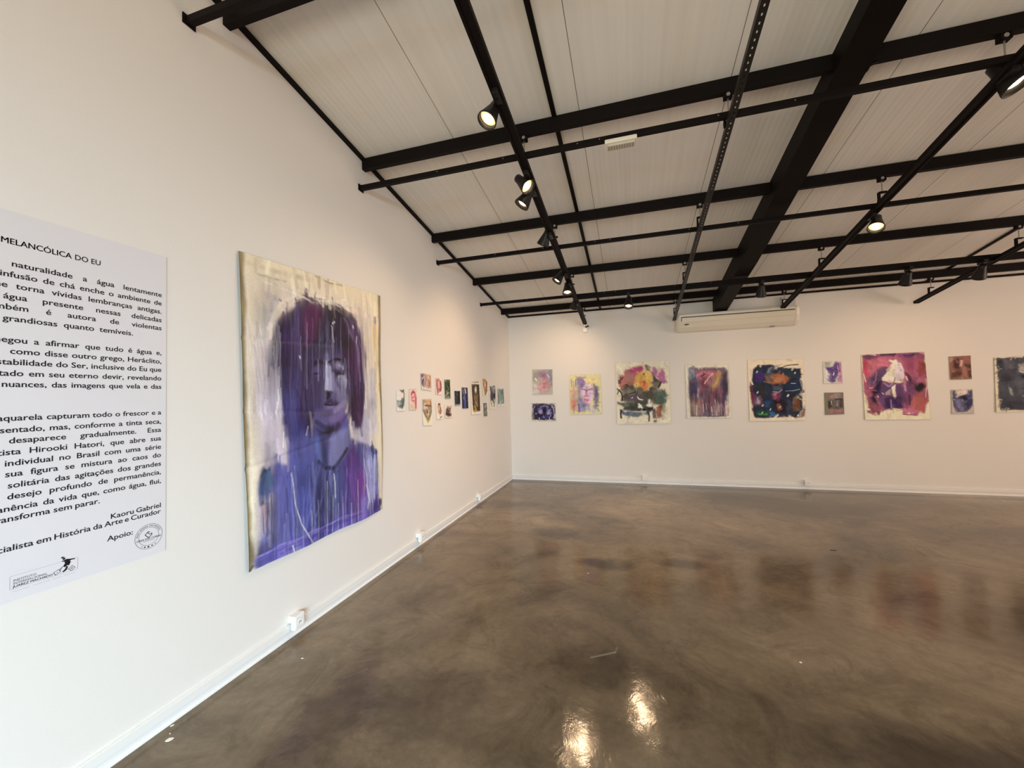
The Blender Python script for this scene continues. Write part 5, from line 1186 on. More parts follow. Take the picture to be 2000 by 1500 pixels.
  ('S',(0.784,0.479,0.207),0.009,0.7,0.4,[(0.443,0.232),(0.422,0.322)]),
  ('S',(0.029,0.014,0.012),0.013,0.9,0.4,[(0.513,0.189),(0.529,0.212),(0.548,0.183)]),
  ('S',(0.866,0.65,0.246),0.015,0.7,0.4,[(0.581,0.207),(0.596,0.267)]),
  ('S',(0.025,0.016,0.046),0.034,0.8,0.5,[(0.848,0.347),(0.794,0.42)]),
  ('S',(0.442,0.137,0.054),0.013,0.8,0.4,[(0.78,0.736),(0.774,0.903)]),
  ('S',(0.121,0.036,0.03),0.012,0.8,0.4,[(0.814,0.743),(0.798,0.904)]),
 ]),
 'crimson_rain': ([(3.122, 7.42, 2.034), (3.781, 7.42, 2.011), (3.801, 7.42, 1.129), (3.123, 7.42, 1.125)], (0.865, 0.818, 0.698), (94, 114), (0.02, 25, 0.25, 0.06), [
  ('P',(0.166,0.122,0.184),0.028,1,0,[(0.069,0.056),(0.96,0.048),(0.958,0.356),(0.952,0.683),(0.934,0.97),(0.076,0.968),(0.067,0.673)]),
  ('P',(0.492,0.165,0.232),0.08,0.9,0,[(0.247,0.117),(0.631,0.104),(0.79,0.138),(0.621,0.254),(0.531,0.385),(0.434,0.351),(0.339,0.251)]),
  ('P',(0.299,0.344,0.438),0.042,0.9,0,[(0.078,0.074),(0.219,0.083),(0.21,0.233),(0.077,0.282)]),
  ('S',(0.088,0.261,0.294),0.028,0.9,0.4,[(0.107,0.099),(0.163,0.182),(0.138,0.266)]),
  ('S',(0.599,0.228,0.344),0.051,0.9,0.5,[(0.262,0.201),(0.447,0.136),(0.645,0.187)]),
  ('P',(0.495,0.295,0.117),0.06,0.8,0,[(0.75,0.122),(0.87,0.156),(0.774,0.355),(0.602,0.517),(0.569,0.419)]),
  ('P',(0.05,0.044,0.1),0.081,0.9,0,[(0.074,0.348),(0.254,0.332),(0.283,0.514),(0.08,0.609)]),
  ('P',(0.052,0.041,0.08),0.08,0.9,0,[(0.867,0.19),(0.978,0.124),(0.959,0.553),(0.828,0.682),(0.831,0.388)]),
  ('P',(0.163,0.06,0.082),0.1,0.9,0,[(0.484,0.482),(0.728,0.42),(0.796,0.583),(0.551,0.679)]),
  ('P',(0.219,0.05,0.083),0.041,0.9,0,[(0.38,0.235),(0.481,0.236),(0.421,0.548),(0.339,0.58)]),
  ('S',(0.611,0.533,0.62),0.016,0.9,0.4,[(0.288,0.448),(0.267,0.611)]),
  ('P',(0.371,0.265,0.224),0.079,0.8,0,[(0.098,0.641),(0.354,0.66),(0.315,0.964),(0.091,0.961)]),
  ('P',(0.499,0.348,0.392),0.058,0.8,0,[(0.605,0.744),(0.865,0.714),(0.866,0.953),(0.61,0.959)]),
  ('P',(0.793,0.651,0.567),0.039,0.9,0,[(0.878,0.681),(0.958,0.683),(0.935,0.955),(0.862,0.953)]),
  ('D',(0.796,0.715,0.693),0.016,0.7,16,[(0.101,0.576),(0.923,0.978)]),
  ('D',(0.049,0.035,0.062),0.021,0.7,20,[(0.112,0.38),(0.923,0.97)]),
  ('D',(0.442,0.115,0.159),0.019,0.6,12,[(0.169,0.431),(0.847,0.938)]),
  ('S',(0.06,0.041,0.124),0.039,0.9,0.5,[(0.839,0.552),(0.819,0.938)]),
  ('S',(0.498,0.346,0.197),0.02,0.9,0.4,[(0.787,0.189),(0.713,0.354)]),
  ('S',(0.015,0.013,0.022),0.029,0.9,0.4,[(0.445,0.169),(0.362,0.218)]),
  ('S',(0.859,0.653,0.628),0.019,0.8,0.4,[(0.434,0.351),(0.541,0.236),(0.647,0.171)]),
  ('S',(0.029,0.024,0.046),0.01,0.8,0.3,[(0.072,0.952),(0.453,0.968),(0.865,0.962)]),
  ('S',(0.025,0.02,0.03),0.012,0.9,0.4,[(0.161,0.024),(0.221,0.036)]),
  ('S',(0.786,0.532,0.241),0.018,0.8,0.4,[(0.671,0.387),(0.763,0.239)]),
 ]),
 'dark_blue_tangle': ([(4.072, 7.42, 2.069), (4.853, 7.42, 2.051), (4.854, 7.42, 1.078), (4.063, 7.42, 1.073)], (0.875, 0.791, 0.633), (120, 128), (0.018, 26, 0, 0.06), [
  ('P',(0.02,0.029,0.061),0.013,1,0,[(0.089,0.153),(0.192,0.091),(0.321,0.094),(0.391,0.088),(0.554,0.099),(0.561,0.139),(0.766,0.143),(0.936,0.155),(0.957,0.241),(0.962,0.46),(0.958,0.616),(0.951,0.808),(0.897,0.892),(0.902,0.953),(0.64,0.954),(0.352,0.954),(0.087,0.951),(0.049,0.834),(0.068,0.601),(0.071,0.287)]),
  ('P',(0.162,0.017,0.072),0.01,0.95,0,[(0.029,0.365),(0.078,0.429),(0.084,0.601),(0.084,0.835),(0.05,0.826),(0.041,0.6),(0.019,0.491)]),
  ('P',(0.052,0.021,0.149),0.042,0.9,0,[(0.099,0.24),(0.265,0.196),(0.304,0.276),(0.223,0.368),(0.12,0.351)]),
  ('P',(0.366,0.142,0.071),0.034,0.95,0,[(0.304,0.276),(0.451,0.255),(0.555,0.249),(0.716,0.292),(0.765,0.332),(0.634,0.392),(0.445,0.404),(0.343,0.371)]),
  ('P',(0.493,0.224,0.12),0.033,0.8,0,[(0.501,0.295),(0.637,0.314),(0.584,0.383),(0.48,0.374)]),
  ('P',(0.015,0.04,0.061),0.026,0.9,0,[(0.576,0.155),(0.766,0.143),(0.912,0.287),(0.758,0.285),(0.591,0.218)]),
  ('S',(0.086,0.12,0.167),0.069,0.9,0.5,[(0.508,0.137),(0.405,0.159),(0.366,0.246),(0.397,0.317)]),
  ('S',(0.221,0.264,0.339),0.025,0.8,0.5,[(0.441,0.128),(0.387,0.167),(0.367,0.229)]),
  ('P',(0.014,0.034,0.089),0.034,0.95,0,[(0.634,0.407),(0.906,0.396),(0.91,0.49),(0.645,0.501)]),
  ('P',(0.082,0.12,0.182),0.025,0.8,0,[(0.444,0.435),(0.623,0.422),(0.603,0.5),(0.44,0.498)]),
  ('P',(0.22,0.05,0.127),0.035,0.9,0,[(0.43,0.545),(0.557,0.554),(0.536,0.655),(0.435,0.638)]),
  ('P',(0.607,0.441,0.447),0.018,0.9,0,[(0.438,0.553),(0.515,0.554),(0.471,0.592)]),
  ('P',(0.165,0.08,0.133),0.044,0.9,0,[(0.095,0.57),(0.228,0.651),(0.242,0.728),(0.139,0.75),(0.09,0.695)]),
  ('P',(0.452,0.347,0.441),0.026,0.7,0,[(0.142,0.657),(0.219,0.658),(0.2,0.728),(0.122,0.719)]),
  ('P',(0.025,0.024,0.019),0.035,0.9,0,[(0.196,0.4),(0.299,0.401),(0.281,0.635),(0.196,0.604)]),
  ('P',(0.185,0.11,0.071),0.025,0.95,0,[(0.769,0.752),(0.835,0.613),(0.895,0.599),(0.906,0.722),(0.89,0.838),(0.764,0.844)]),
  ('P',(0.219,0.064,0.024),0.021,0.9,0,[(0.815,0.675),(0.884,0.653),(0.886,0.761),(0.794,0.767)]),
  ('P',(0.017,0.091,0.055),0.027,0.95,0,[(0.126,0.851),(0.238,0.821),(0.339,0.854),(0.328,0.923),(0.157,0.921)]),
  ('S',(0.13,0.429,0.138),0.013,0.9,0.5,[(0.141,0.882),(0.218,0.902),(0.311,0.896)]),
  ('P',(0.026,0.114,0.298),0.027,0.9,0,[(0.296,0.683),(0.381,0.692),(0.367,0.792),(0.292,0.775)]),
  ('P',(0.036,0.145,0.331),0.022,0.9,0,[(0.365,0.847),(0.459,0.855),(0.473,0.917),(0.371,0.924)]),
  ('P',(0.012,0.007,0.013),0.034,0.9,0,[(0.432,0.669),(0.569,0.656),(0.672,0.673),(0.644,0.873),(0.493,0.856)]),
  ('P',(0.288,0.111,0.054),0.021,0.9,0,[(0.498,0.732),(0.566,0.733),(0.579,0.826),(0.51,0.833)]),
  ('P',(0.053,0.058,0.124),0.033,0.9,0,[(0.679,0.673),(0.774,0.643),(0.74,0.828),(0.678,0.858)]),
  ('S',(0.297,0.312,0.299),0.021,0.8,0.5,[(0.788,0.705),(0.844,0.613),(0.914,0.576)]),
  ('P',(0.162,0.027,0.081),0.012,0.9,0,[(0.97,0.755),(0.992,0.831),(0.977,0.946),(0.901,0.961),(0.897,0.877),(0.948,0.87)]),
  ('S',(0.88,0.88,0.88),0.014,0.9,0.5,[(0.15,0.209),(0.161,0.198),(0.169,0.188)]),
  ('S',(0.88,0.88,0.88),0.014,0.9,0.5,[(0.832,0.235),(0.843,0.223),(0.85,0.214)]),
  ('S',(0.88,0.88,0.88),0.024,0.9,0.5,[(0.694,0.607),(0.705,0.595),(0.712,0.586)]),
  ('S',(0.88,0.88,0.88),0.013,0.9,0.5,[(0.153,0.547),(0.164,0.536),(0.172,0.527)]),
  ('S',(0.88,0.88,0.88),0.016,0.9,0.5,[(0.235,0.758),(0.245,0.748),(0.253,0.739)]),
  ('S',(0.88,0.88,0.88),0.015,0.9,0.5,[(0.548,0.79),(0.56,0.779),(0.567,0.77)]),
  ('S',(0.88,0.88,0.88),0.009,0.9,0.5,[(0.373,0.826),(0.384,0.815),(0.39,0.806)]),
  ('S',(0.88,0.88,0.88),0.011,0.9,0.5,[(0.219,0.88),(0.23,0.87),(0.236,0.86)]),
  ('S',(0.88,0.88,0.88),0.01,0.9,0.5,[(0.871,0.636),(0.881,0.625),(0.888,0.616)]),
  ('S',(0.88,0.88,0.88),0.022,0.9,0.5,[(0.788,0.182),(0.798,0.171),(0.806,0.162)]),
  ('S',(0.88,0.88,0.88),0.018,0.9,0.5,[(0.85,0.932),(0.861,0.921),(0.868,0.912)]),
  ('S',(0.801,0.818,0.837),0.01,0.8,0.4,[(0.77,0.395),(0.846,0.4)]),
  ('S',(0.459,0.503,0.616),0.007,0.7,0.4,[(0.661,0.525),(0.789,0.519),(0.917,0.498)]),
  ('S',(0.027,0.034,0.046),0.018,1,0.35,[(0.56,0.151),(0.7,0.11),(0.811,0.101),(0.905,0.098)]),
  ('S',(0.023,0.029,0.039),0.012,1,0.3,[(0.921,0.256),(0.968,0.254)]),
  ('S',(0.008,0.009,0.014),0.022,0.9,0.4,[(0.756,0.335),(0.85,0.325)]),
  ('S',(0.294,0.263,0.191),0.009,0.8,0.4,[(0.284,0.354),(0.377,0.379),(0.48,0.374)]),
  ('S',(0.38,0.426,0.552),0.012,0.7,0.5,[(0.925,0.35),(0.954,0.46)]),
  ('S',(0.666,0.481,0.619),0.01,0.8,0.4,[(0.439,0.529),(0.541,0.538),(0.603,0.5)]),
  ('S',(0.123,0.195,0.292),0.01,0.8,0.4,[(0.353,0.931),(0.473,0.917)]),
  ('S',(0.121,0.042,0.055),0.015,0.8,0.5,[(0.573,0.942),(0.727,0.913)]),
  ('S',(0.048,0.016,0.012),0.016,0.9,0.5,[(0.735,0.928),(0.835,0.945)]),
  ('S',(0.878,0.854,0.768),0.014,0.9,0.4,[(0.055,0.366),(0.079,0.405)]),
  ('S',(0.88,0.88,0.841),0.01,0.9,0.4,[(0.049,0.725),(0.056,0.78)]),
 ]),
 'purple_leaning': ([(5.119, 7.42, 1.994), (5.359, 7.42, 1.989), (5.36, 7.42, 1.645), (5.114, 7.42, 1.645)], (0.727, 0.731, 0.726), (54, 62), (0.025, 27, 0, 0.06), [
  ('P',(0.103,0.049,0.239),0.074,0.95,0,[(0.091,0.273),(0.519,0.242),(0.722,0.007),(0.907,0.09),(0.931,0.448),(0.728,0.715),(0.618,0.944),(0.431,0.977),(0.358,0.591)]),
  ('P',(0.495,0.203,0.437),0.093,0.85,0,[(0.911,0.049),(1.008,0.05),(0.992,0.955),(0.712,0.946),(0.827,0.603)]),
  ('P',(0.298,0.343,0.28),0.095,0.8,0,[(0.099,0.034),(0.435,0.061),(0.329,0.239),(0.066,0.25)]),
  ('P',(0.167,0.097,0.378),0.065,0.9,0,[(0.264,0.629),(0.448,0.634),(0.48,0.961),(0.296,0.899)]),
  ('S',(0.869,0.88,0.88),0.069,0.9,0.4,[(0.18,0.431),(0.137,0.78)]),
  ('S',(0.052,0.025,0.123),0.059,0.9,0.4,[(0.652,0.364),(0.885,0.446)]),
  ('S',(0.667,0.482,0.751),0.038,0.8,0.4,[(0.781,0.207),(0.852,0.603)]),
  ('S',(0.029,0.017,0.078),0.04,0.9,0.4,[(0.206,0.82),(0.386,0.938)]),
  ('S',(0.869,0.88,0.88),0.037,0.9,0.4,[(0.543,0.636),(0.575,0.518)]),
 ]),
 'grey_mask': ([(5.115, 7.42, 1.504), (5.363, 7.42, 1.502), (5.36, 7.42, 1.167), (5.11, 7.42, 1.159)], (0.237, 0.196, 0.172), (54, 60), (0.03, 28, 0, 0.06), [
  ('P',(0.049,0.043,0.047),0.11,0.9,0,[(0.152,0.35),(0.983,0.288),(0.988,0.688),(0.682,0.76),(0.229,0.669)]),
  ('P',(0.375,0.345,0.344),0.093,0.9,0,[(0.53,0.041),(0.807,0.043),(0.753,0.285),(0.521,0.24)]),
  ('P',(0.226,0.236,0.159),0.063,0.9,0,[(0.005,0.032),(0.139,0.072),(0.183,0.746),(0.014,0.937)]),
  ('P',(0.496,0.268,0.262),0.091,0.8,0,[(0.251,0.154),(0.482,0.08),(0.429,0.278)]),
  ('P',(0.187,0.159,0.156),0.092,0.85,0,[(0.378,0.357),(0.888,0.327),(0.734,0.681),(0.411,0.674)]),
  ('S',(0.013,0.012,0.014),0.066,0.9,0.4,[(0.566,0.302),(0.888,0.306)]),
  ('S',(0.557,0.531,0.558),0.043,0.8,0.4,[(0.355,0.395),(0.37,0.554)]),
  ('P',(0.401,0.199,0.206),0.09,0.8,0,[(0.183,0.746),(0.866,0.766),(0.95,0.966),(0.218,0.962)]),
  ('S',(0.029,0.026,0.028),0.075,0.9,0.4,[(0.24,0.432),(0.229,0.709)]),
  ('S',(0.455,0.426,0.443),0.037,0.8,0.4,[(0.701,0.362),(0.643,0.601)]),
  ('S',(0.401,0.199,0.223),0.062,0.8,0.4,[(0.852,0.085),(0.867,0.246)]),
 ]),
 'veiled_head_on_red': ([(5.616, 7.42, 2.069), (6.393, 7.42, 2.073), (6.419, 7.42, 1.078), (5.623, 7.42, 1.08)], (0.877, 0.844, 0.651), (130, 136), (0.016, 29, 0, 0.06), [
  ('P',(0.421,0.132,0.23),0.011,1,0,[(0.001,0.002),(0.84,0.0),(0.987,0.006),(1.006,0.062),(0.984,0.13),(1.016,0.202),(1.02,0.333),(1.002,0.674),(0.987,0.755),(0.954,0.785),(0.915,0.915),(0.831,0.888),(0.803,0.94),(0.587,0.927),(0.563,0.855),(0.455,0.831),(0.358,0.845),(0.243,0.882),(0.223,0.927),(0.033,0.88),(0.058,0.741),(0.022,0.655)]),
  ('P',(0.646,0.041,0.088),0.043,0.7,0,[(0.026,0.113),(0.101,0.109),(0.095,0.317),(0.037,0.315)]),
  ('P',(0.625,0.204,0.292),0.065,0.85,0,[(0.086,0.083),(0.368,0.072),(0.427,0.154),(0.239,0.258),(0.093,0.236)]),
  ('P',(0.164,0.06,0.182),0.034,0.9,0,[(0.008,0.007),(0.159,0.006),(0.551,0.017),(0.846,0.007),(0.849,0.07),(0.643,0.06),(0.37,0.04),(0.112,0.077)]),
  ('S',(0.029,0.02,0.061),0.029,0.9,0.5,[(0.315,0.014),(0.422,0.014),(0.535,0.015)]),
  ('S',(0.04,0.03,0.111),0.048,0.8,0.5,[(0.686,0.031),(0.772,0.059),(0.846,0.023)]),
  ('P',(0.221,0.071,0.154),0.032,0.8,0,[(0.863,0.008),(0.987,0.01),(0.992,0.116),(0.869,0.11)]),
  ('P',(0.286,0.065,0.059),0.038,0.85,0,[(0.899,0.127),(0.996,0.162),(1.003,0.332),(0.9,0.374),(0.878,0.266)]),
  ('P',(0.397,0.1,0.211),0.047,0.8,0,[(0.642,0.084),(0.876,0.11),(0.859,0.311),(0.704,0.291)]),
  ('P',(0.118,0.071,0.181),0.041,0.9,0,[(0.224,0.257),(0.36,0.184),(0.425,0.178),(0.342,0.419),(0.228,0.416),(0.122,0.523),(0.098,0.411)]),
  ('P',(0.029,0.018,0.065),0.034,0.95,0,[(0.213,0.399),(0.311,0.403),(0.318,0.513),(0.214,0.619),(0.143,0.696),(0.143,0.586)]),
  ('P',(0.107,0.059,0.173),0.033,0.95,0,[(0.307,0.457),(0.499,0.463),(0.611,0.466),(0.66,0.614),(0.581,0.833),(0.423,0.831),(0.31,0.844),(0.233,0.697),(0.214,0.619)]),
  ('P',(0.046,0.021,0.094),0.033,0.9,0,[(0.323,0.668),(0.42,0.655),(0.595,0.651),(0.596,0.825),(0.36,0.822)]),
  ('P',(0.024,0.01,0.033),0.02,0.95,0,[(0.71,0.306),(0.746,0.347),(0.778,0.44),(0.736,0.47),(0.704,0.384)]),
  ('P',(0.164,0.06,0.166),0.039,0.9,0,[(0.676,0.43),(0.819,0.402),(0.818,0.602),(0.711,0.766),(0.641,0.856),(0.606,0.704)]),
  ('P',(0.019,0.016,0.016),0.036,1,0,[(0.838,0.465),(0.925,0.444),(0.968,0.515),(0.919,0.589),(0.825,0.595),(0.8,0.54)]),
  ('P',(0.397,0.114,0.109),0.031,0.95,0,[(0.761,0.631),(0.906,0.649),(0.991,0.711),(0.954,0.785),(0.913,0.904),(0.824,0.873),(0.745,0.82)]),
  ('P',(0.22,0.05,0.093),0.033,0.9,0,[(0.036,0.833),(0.102,0.818),(0.226,0.897),(0.207,0.935),(0.12,0.92),(0.04,0.88)]),
  ('P',(0.288,0.097,0.156),0.041,0.9,0,[(0.054,0.679),(0.207,0.705),(0.229,0.851),(0.1,0.849),(0.057,0.757)]),
  ('P',(0.029,0.016,0.053),0.034,0.9,0,[(0.096,0.664),(0.21,0.666),(0.219,0.759),(0.171,0.758)]),
  ('P',(0.879,0.879,0.734),0.012,1,0,[(0.411,0.248),(0.512,0.102),(0.561,0.093),(0.636,0.163),(0.668,0.243),(0.654,0.382),(0.611,0.451),(0.501,0.447),(0.39,0.421),(0.327,0.403),(0.322,0.364),(0.385,0.272)]),
  ('P',(0.671,0.591,0.721),0.019,0.95,0,[(0.514,0.174),(0.595,0.169),(0.653,0.242),(0.65,0.367),(0.598,0.427),(0.519,0.409),(0.513,0.291)]),
  ('P',(0.555,0.477,0.447),0.011,0.7,0,[(0.499,0.275),(0.522,0.284),(0.515,0.362),(0.492,0.361)]),
  ('S',(0.293,0.198,0.295),0.02,0.8,0.5,[(0.505,0.248),(0.512,0.253)]),
  ('S',(0.224,0.141,0.253),0.019,0.8,0.5,[(0.608,0.26),(0.616,0.264)]),
  ('S',(0.553,0.476,0.27),0.014,0.7,0.4,[(0.476,0.156),(0.42,0.249)]),
  ('S',(0.455,0.381,0.551),0.023,0.7,0.5,[(0.578,0.176),(0.61,0.185)]),
  ('S',(0.165,0.095,0.16),0.007,0.8,0.4,[(0.506,0.424),(0.515,0.362),(0.485,0.439)]),
  ('S',(0.88,0.88,0.88),0.009,0.9,0.4,[(0.468,0.25),(0.436,0.359)]),
  ('S',(0.791,0.592,0.625),0.019,0.9,0.4,[(0.686,0.36),(0.702,0.407)]),
  ('P',(0.875,0.783,0.697),0.009,1,0,[(0.447,0.516),(0.506,0.471),(0.501,0.548),(0.517,0.641),(0.489,0.687),(0.457,0.593)]),
  ('P',(0.554,0.44,0.499),0.014,0.9,0,[(0.353,0.591),(0.437,0.546),(0.438,0.624),(0.358,0.63)]),
  ('S',(0.385,0.278,0.547),0.032,0.8,0.5,[(0.34,0.45),(0.4,0.499),(0.467,0.462)]),
  ('S',(0.501,0.339,0.611),0.032,0.7,0.5,[(0.656,0.49),(0.657,0.568)]),
  ('S',(0.374,0.26,0.576),0.016,0.8,0.4,[(0.424,0.701),(0.423,0.815)]),
  ('S',(0.025,0.013,0.099),0.023,0.8,0.5,[(0.483,0.671),(0.491,0.762)]),
  ('S',(0.863,0.749,0.696),0.012,1,0.35,[(0.297,0.597),(0.315,0.614)]),
  ('S',(0.864,0.783,0.697),0.011,1,0.35,[(0.22,0.643),(0.227,0.659)]),
  ('S',(0.858,0.594,0.69),0.009,0.9,0.4,[(0.107,0.515),(0.156,0.512)]),
  ('S',(0.402,0.201,0.386),0.017,0.8,0.5,[(0.23,0.273),(0.205,0.399),(0.161,0.445)]),
  ('S',(0.871,0.684,0.569),0.013,0.8,0.4,[(0.982,0.408),(0.993,0.53),(0.957,0.665)]),
  ('S',(0.876,0.818,0.698),0.012,0.9,0.4,[(0.026,0.298),(0.042,0.418)]),
  ('D',(0.876,0.843,0.604),0.011,0.8,12,[(0.141,0.842),(0.57,0.954)]),
  ('D',(0.292,0.197,0.188),0.012,0.5,6,[(0.279,0.836),(0.478,0.93)]),
  ('S',(0.162,0.037,0.049),0.011,0.9,0.4,[(0.589,0.923),(0.689,0.932),(0.795,0.939)]),
  ('S',(0.787,0.483,0.561),0.014,0.8,0.4,[(0.65,0.916),(0.745,0.902)]),
  ('S',(0.051,0.02,0.023),0.019,0.8,0.5,[(0.714,0.63),(0.709,0.781)]),
 ]),
 'rust_brown': ([(6.676, 7.42, 1.985), (6.923, 7.42, 1.989), (6.917, 7.42, 1.65), (6.678, 7.42, 1.649)], (0.298, 0.141, 0.113), (54, 58), (0.03, 30, 0, 0.06), [
  ('P',(0.051,0.024,0.024),0.111,0.9,0,[(0.204,0.173),(0.432,0.103),(0.531,0.266),(0.493,0.573),(0.286,0.586),(0.162,0.457)]),
  ('P',(0.498,0.346,0.265),0.066,0.8,0,[(0.012,0.02),(0.192,0.031),(0.154,0.21),(0.014,0.306)]),
  ('P',(0.722,0.443,0.399),0.053,0.95,0,[(0.514,0.167),(0.648,0.163),(0.662,0.294),(0.566,0.472),(0.5,0.427)]),
  ('P',(0.4,0.199,0.175),0.045,0.9,0,[(0.338,0.177),(0.445,0.204),(0.441,0.315),(0.339,0.3)]),
  ('P',(0.07,0.032,0.029),0.086,0.9,0,[(0.703,0.335),(0.988,0.349),(1.005,0.532),(0.784,0.542)]),
  ('P',(0.078,0.035,0.032),0.117,0.9,0,[(0.073,0.702),(0.555,0.615),(0.52,0.843),(0.076,0.957)]),
  ('P',(0.4,0.199,0.161),0.086,0.85,0,[(0.607,0.476),(0.787,0.48),(0.786,0.893),(0.607,0.868)]),
  ('P',(0.078,0.041,0.035),0.087,0.85,0,[(0.822,0.605),(0.999,0.612),(0.999,0.942),(0.832,0.896)]),
  ('S',(0.793,0.652,0.627),0.03,0.9,0.4,[(0.537,0.928),(0.583,0.95)]),
  ('S',(0.726,0.534,0.505),0.02,0.9,0.4,[(0.765,0.893),(0.799,0.914)]),
  ('P',(0.398,0.143,0.133),0.089,0.8,0,[(0.699,0.034),(0.993,0.028),(0.994,0.247),(0.755,0.236)]),
  ('S',(0.12,0.018,0.029),0.033,0.9,0.4,[(0.363,0.119),(0.627,0.142)]),
  ('S',(0.495,0.259,0.226),0.037,0.8,0.4,[(0.116,0.6),(0.169,0.663)]),
  ('S',(0.292,0.22,0.16),0.029,0.8,0.5,[(0.009,0.975),(0.533,0.971),(0.983,0.985)]),
 ]),
 'blue_mouth': ([(6.679, 7.42, 1.503), (6.921, 7.42, 1.504), (6.92, 7.42, 1.153), (6.671, 7.42, 1.149)], (0.583, 0.531, 0.502), (56, 62), (0.025, 31, 0, 0.06), [
  ('P',(0.054,0.062,0.165),0.053,0.95,0,[(0.039,0.058),(0.251,0.341),(0.654,0.214),(0.797,0.075),(0.979,0.02),(0.99,0.477),(0.933,0.709),(0.704,0.914),(0.266,0.926),(0.078,0.69),(0.049,0.377)]),
  ('P',(0.794,0.683,0.628),0.054,0.95,0,[(0.239,0.024),(0.755,0.014),(0.703,0.194),(0.543,0.211),(0.366,0.207),(0.259,0.163)]),
  ('P',(0.059,0.098,0.181),0.041,0.9,0,[(0.038,0.038),(0.194,0.041),(0.277,0.224),(0.164,0.281)]),
  ('P',(0.021,0.016,0.053),0.036,0.95,0,[(0.226,0.321),(0.429,0.268),(0.654,0.231),(0.779,0.353),(0.641,0.469),(0.554,0.409),(0.337,0.353)]),
  ('P',(0.217,0.221,0.395),0.09,0.85,0,[(0.179,0.401),(0.448,0.385),(0.477,0.66),(0.232,0.731)]),
  ('S',(0.46,0.504,0.748),0.033,0.8,0.4,[(0.513,0.408),(0.531,0.465)]),
  ('P',(0.03,0.032,0.099),0.087,0.9,0,[(0.779,0.393),(0.977,0.397),(0.937,0.67),(0.707,0.819),(0.635,0.585)]),
  ('S',(0.164,0.06,0.152),0.044,0.7,0.5,[(0.104,0.612),(0.159,0.847),(0.245,0.923)]),
  ('P',(0.253,0.256,0.434),0.089,0.8,0,[(0.3,0.695),(0.563,0.7),(0.53,0.892),(0.357,0.888)]),
  ('S',(0.046,0.041,0.111),0.033,0.8,0.4,[(0.863,0.078),(0.968,0.201)]),
  ('S',(0.558,0.532,0.619),0.025,0.8,0.4,[(0.73,0.055),(0.79,0.194)]),
  ('S',(0.675,0.682,0.83),0.025,0.8,0.4,[(0.101,0.377),(0.18,0.42)]),
  ('S',(0.297,0.312,0.299),0.02,0.7,0.4,[(0.026,0.956),(0.48,0.989),(0.959,0.977)]),
 ]),
 'charcoal_face': ([(7.183, 7.42, 1.948), (7.714, 7.42, 1.95), (7.704, 7.42, 1.184), (7.164, 7.42, 1.168)], (0.796, 0.747, 0.57), (104, 112), (0.018, 32, 0, 0.06), [
  ('P',(0.07,0.076,0.107),0.009,1,0,[(0.037,0.011),(0.98,0.034),(0.964,0.983),(0.073,0.953)]),
  ('P',(0.026,0.03,0.039),0.038,0.9,0,[(0.065,0.06),(0.172,0.055),(0.176,0.214),(0.089,0.211)]),
  ('P',(0.119,0.12,0.153),0.058,0.85,0,[(0.191,0.048),(0.404,0.056),(0.414,0.224),(0.231,0.252)]),
  ('P',(0.455,0.438,0.444),0.047,0.9,0,[(0.496,0.139),(0.612,0.108),(0.784,0.141),(0.805,0.264),(0.584,0.308),(0.47,0.27)]),
  ('P',(0.016,0.019,0.028),0.028,0.9,0,[(0.487,0.34),(0.639,0.328),(0.771,0.35),(0.748,0.419),(0.531,0.394)]),
  ('P',(0.131,0.139,0.176),0.067,0.8,0,[(0.367,0.44),(0.595,0.457),(0.765,0.488),(0.66,0.683),(0.471,0.651)]),
  ('P',(0.378,0.412,0.392),0.028,0.85,0,[(0.275,0.55),(0.332,0.585),(0.363,0.717),(0.309,0.68)]),
  ('P',(0.039,0.045,0.066),0.057,0.8,0,[(0.089,0.707),(0.275,0.8),(0.934,0.82),(0.954,0.973),(0.078,0.947)]),
  ('P',(0.04,0.04,0.058),0.048,0.8,0,[(0.085,0.273),(0.295,0.333),(0.385,0.44),(0.146,0.449)]),
  ('S',(0.298,0.334,0.412),0.011,0.8,0.4,[(0.07,0.158),(0.098,0.211),(0.146,0.214)]),
  ('S',(0.457,0.476,0.498),0.019,0.8,0.5,[(0.544,0.722),(0.619,0.733)]),
  ('S',(0.735,0.747,0.727),0.02,0.8,0.5,[(0.509,0.271),(0.583,0.291)]),
  ('P',(0.169,0.18,0.218),0.057,0.7,0,[(0.779,0.211),(0.949,0.235),(0.931,0.563),(0.809,0.524)]),
  ('S',(0.025,0.026,0.039),0.022,0.8,0.5,[(0.493,0.582),(0.57,0.577),(0.664,0.597)]),
  ('P',(0.045,0.052,0.071),0.038,0.8,0,[(0.786,0.071),(0.978,0.07),(0.968,0.235),(0.838,0.196)]),
  ('S',(0.294,0.291,0.136),0.007,0.8,0.4,[(-0.004,0.73),(0.009,0.67)]),
 ]),
}

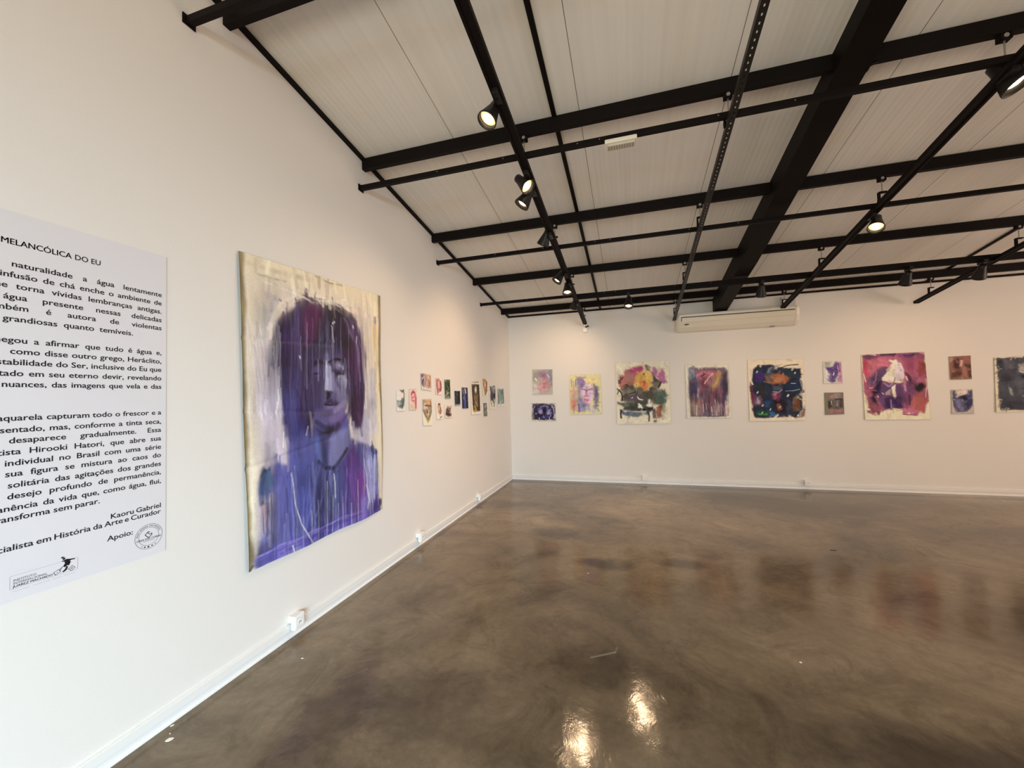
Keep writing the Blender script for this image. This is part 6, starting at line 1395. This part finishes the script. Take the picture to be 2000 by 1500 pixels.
GL, GB = 'small watercolours on the left wall', 'watercolours along the far wall'
artwork('portrait', 'canvas_painting', 'tall unframed canvas with a dripping purple portrait of a long-haired head on the left wall', 'painting', None, mat=canvas_m)
for key, lab in [
    ('teal_sketch', 'small pale sheet with a teal grey sketch, nearest the big portrait on the left wall'),
    ('pink_portrait', 'small pink face watercolour, second from the big portrait on the left wall'),
    ('violet_mosaic', 'small square mauve and ochre watercolour, topmost above the golden face'),
    ('golden_face', 'small tall golden brown face watercolour below the mauve and ochre square'),
    ('crimson_figure', 'small red and pink watercolour just right of the mauve and ochre square'),
    ('ochre_bust', 'small pale sheet with a thin brick brown figure, below the red and pink watercolour'),
    ('forest_green', 'small dark green watercolour in the top row of the left wall group'),
    ('brown_crouching', 'small dark brown squat blot on pale paper below the dark green watercolour'),
    ('night_window', 'small nearly black watercolour between the green and the blue ones'),
    ('blue_hooded', 'small dark blue watercolour of a pale-faced hooded figure'),
    ('bronze_saint', 'largest of the small works on the left wall, dark bronze with a cream paper margin'),
    ('orange_nude', 'small orange brown watercolour right of the bronze work, upper of two'),
    ('grey_study', 'smallest grey watercolour right of the bronze work, lower of two'),
    ('ink_figure', 'black and white ink watercolour second from the room corner on the left wall'),
    ('sea_green', 'grey green watercolour with white margin nearest the room corner on the left wall')]:
    artwork(key, 'watercolor_painting', lab, 'painting', GL, 0.004, 0.005)
for key, lab in [
    ('mauve_haze', 'small hazy mauve and pink watercolour nearest the room corner on the far wall'),
    ('violet_eye', 'small dark violet watercolour of one eye below the hazy mauve one'),
    ('yellow_portrait', 'yellow and violet portrait of a curly-haired face on the far wall'),
    ('fire_over_dark_sea', 'large painting of an orange glow over dark green brushwork on cream paper'),
    ('crimson_rain', 'crimson and grey painting with vertical drips between two large dark paintings'),
    ('dark_blue_tangle', 'large dark blue tangled painting on cream paper below the air conditioner'),
    ('purple_leaning', 'small purple and pink watercolour, upper of the pair right of the dark blue painting'),
    ('grey_mask', 'small dark grey brown watercolour, lower of the pair right of the dark blue painting'),
    ('veiled_head_on_red', 'large red painting with a pale veiled head and white drips at the bottom'),
    ('rust_brown', 'small rust brown watercolour, upper of the pair right of the large red painting'),
    ('blue_mouth', 'small blue watercolour, lower of the pair right of the large red painting'),
    ('charcoal_face', 'charcoal grey painting with cream edges cut by the right edge of the frame')]:
    artwork(key, 'watercolor_painting', lab, 'painting', GB, 0.005, 0.010 if key in ('fire_over_dark_sea', 'crimson_rain', 'dark_blue_tangle', 'veiled_head_on_red', 'charcoal_face') else 0.006)
